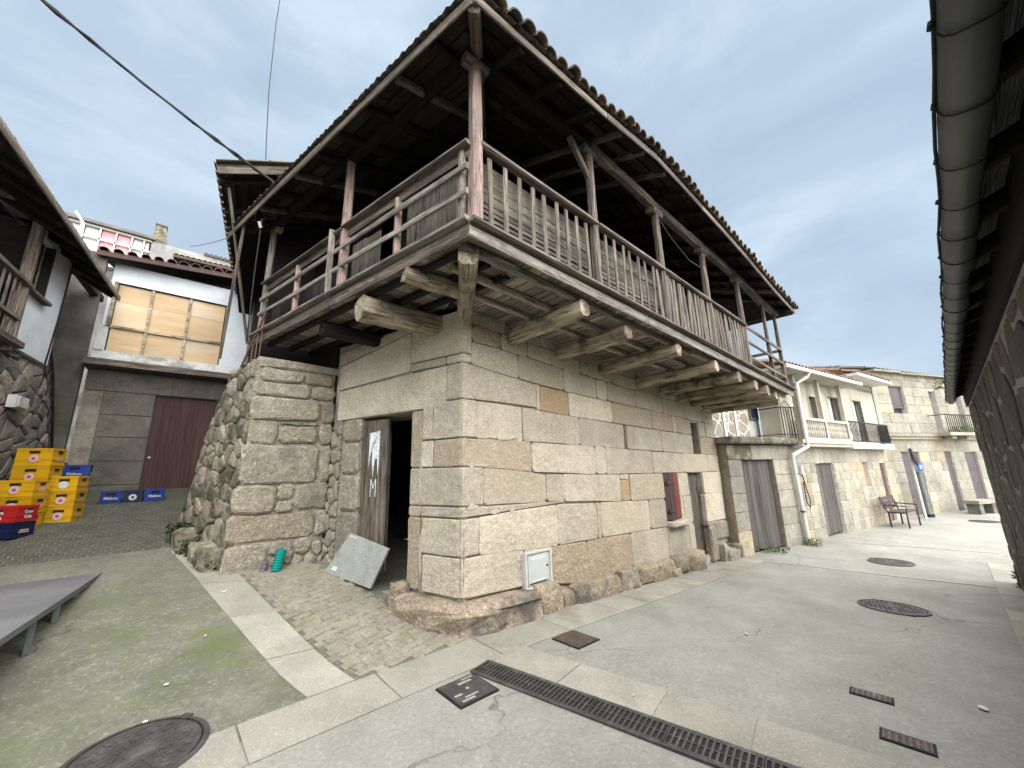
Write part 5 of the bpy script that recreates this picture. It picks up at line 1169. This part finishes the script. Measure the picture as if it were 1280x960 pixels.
for k in range(42):
    u=-.95+k*.19; hi=u>3.85; z=3.985 if not hi else 4.33
    if u<6.9: inst('roof_tile',TRM[k%2],h2,orient(F2_@Vector((u,-.55,z+.02)),F2_.to_3x3()@Vector((0,1,.3)),(0,-.3,1)))
for z0,ua,ub in ((3.985,-.95,3.8),(4.33,3.85,6.9)):
    mb=MB(); u=ua
    while u<ub: mb.tube([F2_@Vector((u,-.15,z0+.14)),F2_@Vector((u,2.6,z0+.80))],.085,6,cap=False); u+=.19
    stuff(mb.build('roof_tiles',TR,h2))
b=MB(); b.tube([F2_@Vector(p) for p in((.30,-.56,3.92),(.28,-.50,3.80),(.02,-.33,3.62),(.0,-.33,2.2),(.0,-.33,1.98),(-.30,-.08,1.76),(-.30,-.07,1.6),(-.22,-.06,-.42))],.05,10); b.build('downpipe',WH,h2)
for z in (1.3,.4): b=MB(); b.tube([F2_@Vector((-.27,-.07,z-.02)),F2_@Vector((-.27,-.07,z+.02))],.06,10); b.build('pipe_clamp',ZN,h2)
fbox('junction_box',F2_,(.10,-.06,1.28),(.22,-.001,1.5),LB,h2)
b=MB(); b.tube([F2_@Vector(p) for p in((.16,-.03,1.28),(.20,-.05,.9),(.3,-.05,.62),(.22,-.05,.45),(.10,-.04,.6),(.13,-.04,1.1))],.012,5); b.build('hanging_cable',BK,h2)
# --- far stone house
h3=thing('far_stone_house','pale ashlar house with mauve doors, roller shutter and small iron balcony','house',(20,-3.2,-.4))
F3=wframe((17.75,-2.13,0),(.92,-.40)); L3=6.6
dA=(.68,1.76,-.6,1.90); dB=(3.40,3.86,-.6,1.90); dC=(4.78,5.62,-.6,1.88); wA=(.85,1.75,3.38,4.47); wB=(3.40,3.82,2.62,4.38); wC=(5.2,5.6,2.62,4.2)
o3=[dA,dB,dC,wA,wB,wC]
core(h3,F3,-.1,L3,-.6,5.02,o3,.4,ML,inset=.02)
coursed(h3,F3,GT,[-.42,0,.38,.76,1.14,1.52,1.90],0,L3,o3,.4,.8,seed=22,g=.007)
coursed(h3,F3,GT,[1.90,2.36],0,L3,[],.8,1.5,seed=23)
coursed(h3,F3,GT,[2.62,3.0,3.38,3.74,4.10,4.47,4.75,5.0],0,L3,o3,.45,.95,seed=24,g=.007)
fbox('string_course',F3,(-.1,-.10,2.37),(L3,.02,2.47),GT,h3); fbox('string_course',F3,(-.12,-.16,2.475),(L3,.02,2.60),GT,h3)
for o,n in ((dA,2),(dB,1),(dC,1)):
    leaf(h3,F3,PR,o[0],o[1],-.36 if o is not dA else .0+.16,o[3]-.01,2 if n==2 else 3,.08)
fbox('door_panel',F3,(.70,.045,-.38),(1.74,.09,.15),PR,h3)
b=MB(); b.box((.85,.1,3.6),(1.75,.14,4.47),F3); sh_=b.build('roller_shutter',PR,h3)
for k in range(14): fbox('shutter_slat',F3,(.86,.092,3.61+k*.061),(1.74,.1,3.66+k*.061),PR,sh_)
fbox('window_pane',F3,(.85,.2,3.38),(1.75,.22,3.6),GLS,h3); fbox('window_pane',F3,(3.4,.2,2.62),(3.82,.22,4.38),GLS,h3); fbox('window_frame',F3,(3.58,.18,2.62),(3.64,.199,4.38),WK,h3)
fbox('window_pane',F3,(5.2,.2,2.62),(5.6,.22,4.2),GLS,h3)
fbox('balcony_slab',F3,(2.9,-.55,2.50),(5.0,-.162,2.62),GT,h3); fbox('balcony_corbel',F3,(3.3,-.4,2.38),(3.6,-.162,2.498),GT,h3); fbox('balcony_corbel',F3,(4.3,-.4,2.38),(4.6,-.162,2.498),GT,h3)
b=MB(); b.box((2.92,-.53,3.30),(6.3,-.50,3.33),F3); b.box((2.92,-.53,2.65),(6.3,-.50,2.67),F3); b.box((2.92,-.53,3.3),(2.95,-.0,3.33),F3); b.build('iron_rail',IR,h3)
for k in range(26): u=2.93+k*.135; b=MB(); b.box((u,-.525,2.62),(u+.014,-.505,3.31),F3); b.build('railing_bar',IR,h3)
for k in range(28):
    u=.0+k*.235; inst('roof_tile',TMS[k%3],h3,orient(F3@Vector((u,-.16,5.07-.03*u)),F3.to_3x3()@Vector((0,1,.3)),(0,-.3,1)))
fbox('cornice',F3,(-.15,-.2,4.99),(1.5,.3,5.06),GT,h3)
mb=MB()
for k in range(28): u=k*.235; mb.tube([F3@Vector((u,.15,5.16-.03*u)),F3@Vector((u,3,5.9))],.1,6,cap=False)
stuff(mb.build('roof_tiles',TI,h3))
fbox('cornice',F3,(1.5,-.18,4.97),(L3,.3,5.02),GT,h3)
fbox('side_wall',F3,(-.1,.4,2),(.25,3,5.0),GT,h3)
# plants on the far balcony
def plant(c,r,h,n,m,label,cat='plant',seed=1,name='balcony_plant',group=None):
    t=thing(name,label,cat,c,group); q=random.Random(seed); mb=MB(); st_=MB()
    for i in range(n):
        a=q.uniform(0,6.28); rr=r*q.random()**.5; z=h*q.random(); p=Vector(c)+Vector((math.cos(a)*rr,math.sin(a)*rr,z)); s=q.uniform(.02,.045)*(1 if h<.4 else 1.3)
        d_=Vector((q.uniform(-1,1),q.uniform(-1,1),q.uniform(-.2,1))).normalized(); e_=d_.orthogonal().normalized()*s*.45
        mb.add([p-d_*s*.2,p+e_+d_*s*.4,p+d_*s*1.2,p-e_+d_*s*.4],[(0,1,2,3)])
        if i%6==0: st_.tube([Vector(c),p],.003,3,cap=False)
    o=mb.build('leaf',m,t); o['kind']='stuff'; st_.build('stem',m,t); return t
plant(F3@Vector((3.9,-.4,2.64)),.35,.25,240,LF,'trailing green plants on the small far balcony',seed=3)
plant(F3@Vector((4.8,-.4,2.64)),.3,.3,200,LF,'green plant beside the red flowerpot on the far balcony',seed=4)
fp=thing('flowerpot','red flowerpot hung on the far iron balcony','flowerpot',F3@Vector((5.1,-.6,3.2))); b=MB(); b.tube([F3@Vector((5.1,-.62,3.12)),F3@Vector((5.1,-.62,3.3))],[.10,.15],12); b.build('pot',TC,fp)
# ---------------- street furniture
def bench(o,ang,label):
    t=thing('park_bench',label,'bench',o); M=Matrix.Translation(o)@Matrix.Rotation(ang,4,'Z')
    for k in range(4): b=MB(); b.box((-.62,-.2+k*.11,.43),(.62,-.11+k*.11,.46)); b.build('seat_slat',WM_,t,M,local=True)
    for k in range(3): b=MB(); b.box((-.62,.25+k*.03,.52+k*.12),(.62,.275+k*.03,.62+k*.12)); b.build('back_slat',WM_,t,M,local=True)
    for x in (-.52,.52):
        b=MB(); b.tube([(x,-.2,0),(x,-.2,.42),(x,.22,.42),(x,.34,.88)],.022,6); b.tube([(x,.2,0),(x,.2,.42)],.022,6); b.tube([(x,-.2,.42),(x,-.22,.62),(x,.26,.64)],.018,6); b.build('bench_frame',IR,t,M,local=True)
pb_=F2_@Vector((5.1,-.55,0)); bench((pb_.x,pb_.y,gz(pb_.x,pb_.y)),math.atan2(-.177,.984),'brown slatted bench with iron frame standing before the granite wall')
def stone_bench(o,ang,label):
    t=thing('stone_bench',label,'bench',o,'stone benches'); M=Matrix.Translation(o)@Matrix.Rotation(ang,4,'Z')
    b=MB(); b.box((-.62,-.22,.36),(.62,.22,.48)); b.build('seat',GT,t,M,local=True)
    for x in (-.42,.42): b=MB(); b.box((x-.12,-.17,0),(x+.12,.17,.358)); b.build('leg',GG,t,M,local=True)
a3=math.atan2(-.40,.92)
for u,l in ((3.1,'nearer of the two stone benches before the pale ashlar house'),(4.75,'farther stone bench partly behind the dark wall at right')):
    q=F3@Vector((u,-.75,0)); stone_bench((q.x,q.y,gz(q.x,q.y)),a3,l)
q=F2_@Vector((7.65,-.45,0)); zq=gz(q.x,q.y)
sp_=thing('street_pole','white pole carrying a drooping black flag and small blue sign','pole',(q.x,q.y,zq))
b=MB(); b.tube([(q.x,q.y,zq),(q.x-.02,q.y+.02,zq+2.5)],.035,8); b.build('pole',WH,sp_)
b=MB(); fz=zq+2.35
b.add([(q.x-.25,q.y-.04,fz),(q.x+.12,q.y-.04,fz+.05),(q.x+.22,q.y-.10,fz-.25),(q.x+.25,q.y-.14,fz-.6),(q.x+.05,q.y-.12,fz-.55),(q.x-.22,q.y-.08,fz-.42)]+[(q.x-.25,q.y-.0,fz),(q.x+.12,q.y-.0,fz+.05),(q.x+.22,q.y-.06,fz-.25),(q.x+.25,q.y-.1,fz-.6),(q.x+.05,q.y-.08,fz-.55),(q.x-.22,q.y-.04,fz-.42)],[(0,5,4,3,2,1),(6,7,8,9,10,11)]+[(i,(i+1)%6,(i+1)%6+6,i+6) for i in range(6)]); b.build('flag',FL,sp_)
b=MB(); b.box((-.13,-.012,-.13),(.13,.012,.13),Matrix.Translation((q.x+.02,q.y-.17,fz-.62))@Matrix.Rotation(a3,4,'Z')); b.build('sign',SG,sp_); b=MB(); b.box((-.06,-.014,-.06),(.06,-.0125,.06),Matrix.Translation((q.x+.02,q.y-.17,fz-.62))@Matrix.Rotation(a3,4,'Z')); b.build('sign_print',WH,sp_)
q=F2_@Vector((8.3,-.4,0)); zq=gz(q.x,q.y)
tp=thing('dark_post','thick dark teal metal post standing in front of the mauve double door','post',(q.x,q.y,zq)); b=MB(); b.tube([(q.x,q.y,zq),(q.x,q.y,zq+1.5)],[.085,.075],12); b.tube([(q.x,q.y,zq+1.5),(q.x,q.y,zq+1.56)],.09,12); b.build('post_shaft',DM,tp); b=MB(); b.tube([(q.x,q.y,zq),(q.x,q.y,zq+.1)],.15,12); b.build('post_foot',IR,tp)
def aerial(o,h,label,seed):
    t=thing('tv_aerial',label,'aerial',o,'television aerials'); o=Vector(o); b=MB(); b.tube([o,o+Vector((0,0,h))],.018,5); b.build('mast',ZN,t); b=MB(); b.tube([o+Vector((-.45,.2,h*.85)),o+Vector((.5,-.2,h*1.0))],.012,5)
    for k in range(6): p=o+Vector((-.4+.16*k,.18-.07*k,h*(.86+.025*k))); b.tube([p+Vector((-.08,-.2,0)),p+Vector((.08,.2,0))],.008,4)
    b.build('antenna',ZN,t)
aerial(F2_@Vector((8.4,1.5,4.5)),1.15,'television aerial on the far roof against the sky',1)
# tufts
LFd=mat('moss_leaf',(.02,.03,.01),(.06,.075,.022),6,rnd=.25,bump=.1,rough=.8)
for i,(x,y,r,h,n,l) in enumerate(((9.55,-.98,.22,.16,160,'low green weeds at the foot of the terrace house pier'),(8.2,-.5,.35,.10,180,'moss and weeds along the charred door sill'),(7.55,-4.0,.12,.22,140,'grassy tuft at the base of the dark right wall'))):
    plant((x,y,gz(x,y)),r,h,n,LF,l,seed=20+i,name='weed_clump')
for i,(s,z,l) in enumerate(((.5,.62,'dark moss clump low on the stone stair side'),(1.1,.45,'green moss streak at the edge of the stair pier'),(1.75,.3,'moss tuft at the pale strip edge by the pier'))):
    q=FS@Vector((s,-.05,z)); plant((q.x,q.y,q.z-.1),.2,.4,600,LFd,l,seed=30+i,name='moss_clump')
plant((8.3,-3.72,2.86),.12,.15,60,LF,'small weed growing from the gutter end at right',seed=41,name='gutter_weed')
# ================================================================ DARK HOUSE AT THE RIGHT
rb=thing('stone_barn','dark rubble building with overhanging eave filling the right edge','building',(3,-4,0))
FB=wframe((7.95,-3.93,0),(-1,0))    # outward = +y
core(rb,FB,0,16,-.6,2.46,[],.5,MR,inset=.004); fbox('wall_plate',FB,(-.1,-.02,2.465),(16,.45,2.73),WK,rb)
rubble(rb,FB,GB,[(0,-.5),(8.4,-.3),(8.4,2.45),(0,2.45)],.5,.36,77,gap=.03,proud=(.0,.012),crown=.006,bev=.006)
b=MB(); b.box((7.45,-4.45,-.6),(7.93,-8.5,2.7)); b.build('end_wall',GG,rb)
def RB(x,d,dz=0): return Vector((x,-3.72-d,2.64+d*.40+dz))
mb=MB(); mb.add([RB(-6,0,.04),RB(8.25,0,.04),RB(8.25,3.6,.04),RB(-6,3.6,.04)]+[RB(-6,0,.07),RB(8.25,0,.07),RB(8.25,3.6,.07),RB(-6,3.6,.07)],[(0,1,2,3),(7,6,5,4),(0,4,5,1),(1,5,6,2),(2,6,7,3),(3,7,4,0)]); rr_=mb.build('roof',WK,rb)
for k in range(28): beam('rafter',RB(-5.8+k*.5,.02,-.03),RB(-5.8+k*.5,.9,-.03),.06,.08,WK,rr_)
beam('fascia_board',RB(-6,-.0,.0),RB(8.25,-.0,.0),.025,.12,WK,rr_,rough=.003,seg=8)
for k in range(72): inst('roof_tile',TMS[k%3],rr_,orient(RB(-6+k*.198,.06,.09),(0,-1,.4),(0,.4,1)))
gt=thing('roof_gutter','dented grey zinc gutter held by wire straps under the right hand eave','gutter',(3,-3.7,2.6))
b=MB(); n=10; xs2=lin(-5,8.1,.33)
for x in xs2:
    for k in range(n+1):
        a=math.pi*k/n; w=.004*math.sin(x*5.1)+.003*math.sin(x*13); b.v.append((x,-3.752+math.cos(a)*(.056+w),2.60-math.sin(a)*(.066+w)))
for i in range(len(xs2)-1):
    for k in range(n): b.f.append((i*(n+1)+k,i*(n+1)+k+1,(i+1)*(n+1)+k+1,(i+1)*(n+1)+k)); b.fm.append(0)
e0_=len(b.v); b.f.append(tuple(range((len(xs2)-1)*(n+1),len(xs2)*(n+1)))); b.fm.append(0)
b.build('trough',ZN,gt,smooth=True)
sx=-1.5; 
while sx<8.1:
    b=MB(); b.tube([(sx+.01*math.sin(k),-3.752+math.cos(math.pi*k/10)*.063,2.60-math.sin(math.pi*k/10)*.073) for k in range(11)],.0028,5); b.tube([(sx-.01,-3.752+.064,2.598),(sx+.012,-3.752+.066,2.598)],.007,6); b.build('strap',BK,gt)
    sx+=.33
gc=thing('gutter_cable','black cable strapped along the outer lip of the grey gutter','cable',(3,-3.69,2.6))
b=MB(); b.tube([(x,-3.690+.004*math.sin(x*7),2.597+.004*math.sin(x*4.3)) for x in lin(-3,8.2,.2)],.0055,6); b.build('cable',BK,gc)
# ================================================================ OVERHEAD CABLES
def cable(label,pts,r,name='overhead_cable',m=BK,sag=0,n=14,k=1):
    t=thing(name,label,'cable',pts[0],None); 
    for j in range(k):
        P=[]; a=Vector(pts[0]);c=Vector(pts[-1])
        if len(pts)==2:
            for i in range(n+1): u=i/n; p=a.lerp(c,u); p.z-=sag*4*u*(1-u); P.append(p+Vector((.012*math.sin(u*40+j*2.2),.012*math.cos(u*40+j*2.2),.012*math.sin(u*31+j*3)))*(1 if k>1 else 0))
        else: P=[Vector(p) for p in pts]
        b=MB(); b.tube(P,r,6); b.build('cable_strand',m,t)
    return t
cable('thick twisted black cable running from the upper left to the balcony eave',[(-4.9,1.35,6.55),(-1.78,2.02,5.52)],.013,sag=.10,k=3)
cable('thin wire dropping from the sky to the left end of the balcony roof',[(-1.93,3.3,15),(-1.90,3.3,10.2),(-1.905,3.3,9.65),(-1.87,3.3,8.2),(-1.80,3.3,7.1),(-1.76,3.3,6.6),(-1.80,3.25,6.05)],.007)
cable('thin grey wire tied to the far roof corner at left',[(-2.6,9,7.6),(-1.9,4.4,5.9)],.006,sag=.05)
w_t=thing('cable_knot','tangled wires and pale insulator at the left end of the balcony eave','wires',(-1.9,2.6,5.3))
for k in range(4):
    b=MB(); p=Vector((-1.80,2.50,5.35)); pts=[p]
    for i in range(7): p=p+Vector((rnd.uniform(-.05,.05),rnd.uniform(-.05,.06),-.06 if i>2 else .02)); pts.append(p)
    b.tube(pts,.006,5); b.build('wire',BK,w_t)
b=MB(); b.tube([(-1.83,2.50,5.14),(-1.80,2.52,5.06)],.022,8); b.build('insulator',WH,w_t); b=MB(); b.tube([(-1.80,2.5,5.2),(-1.79,2.62,4.4),(-1.76,2.75,3.4)],.010,6); b.build('wire',BK,w_t)
b=MB(); y0=yB(2.6); b.tube([(2.55,y0+.0,zP(2.5)-.15),(2.9,y0+.0,zP(2.9)-.30),(3.5,y0,zP(3.5)-.42),(4.0,y0,zP(4)-.35)],.008,5); o=b.build('drooping_cord',ZN,None); tag(o,'thin pale cord drooping between two posts of the balcony','cord')
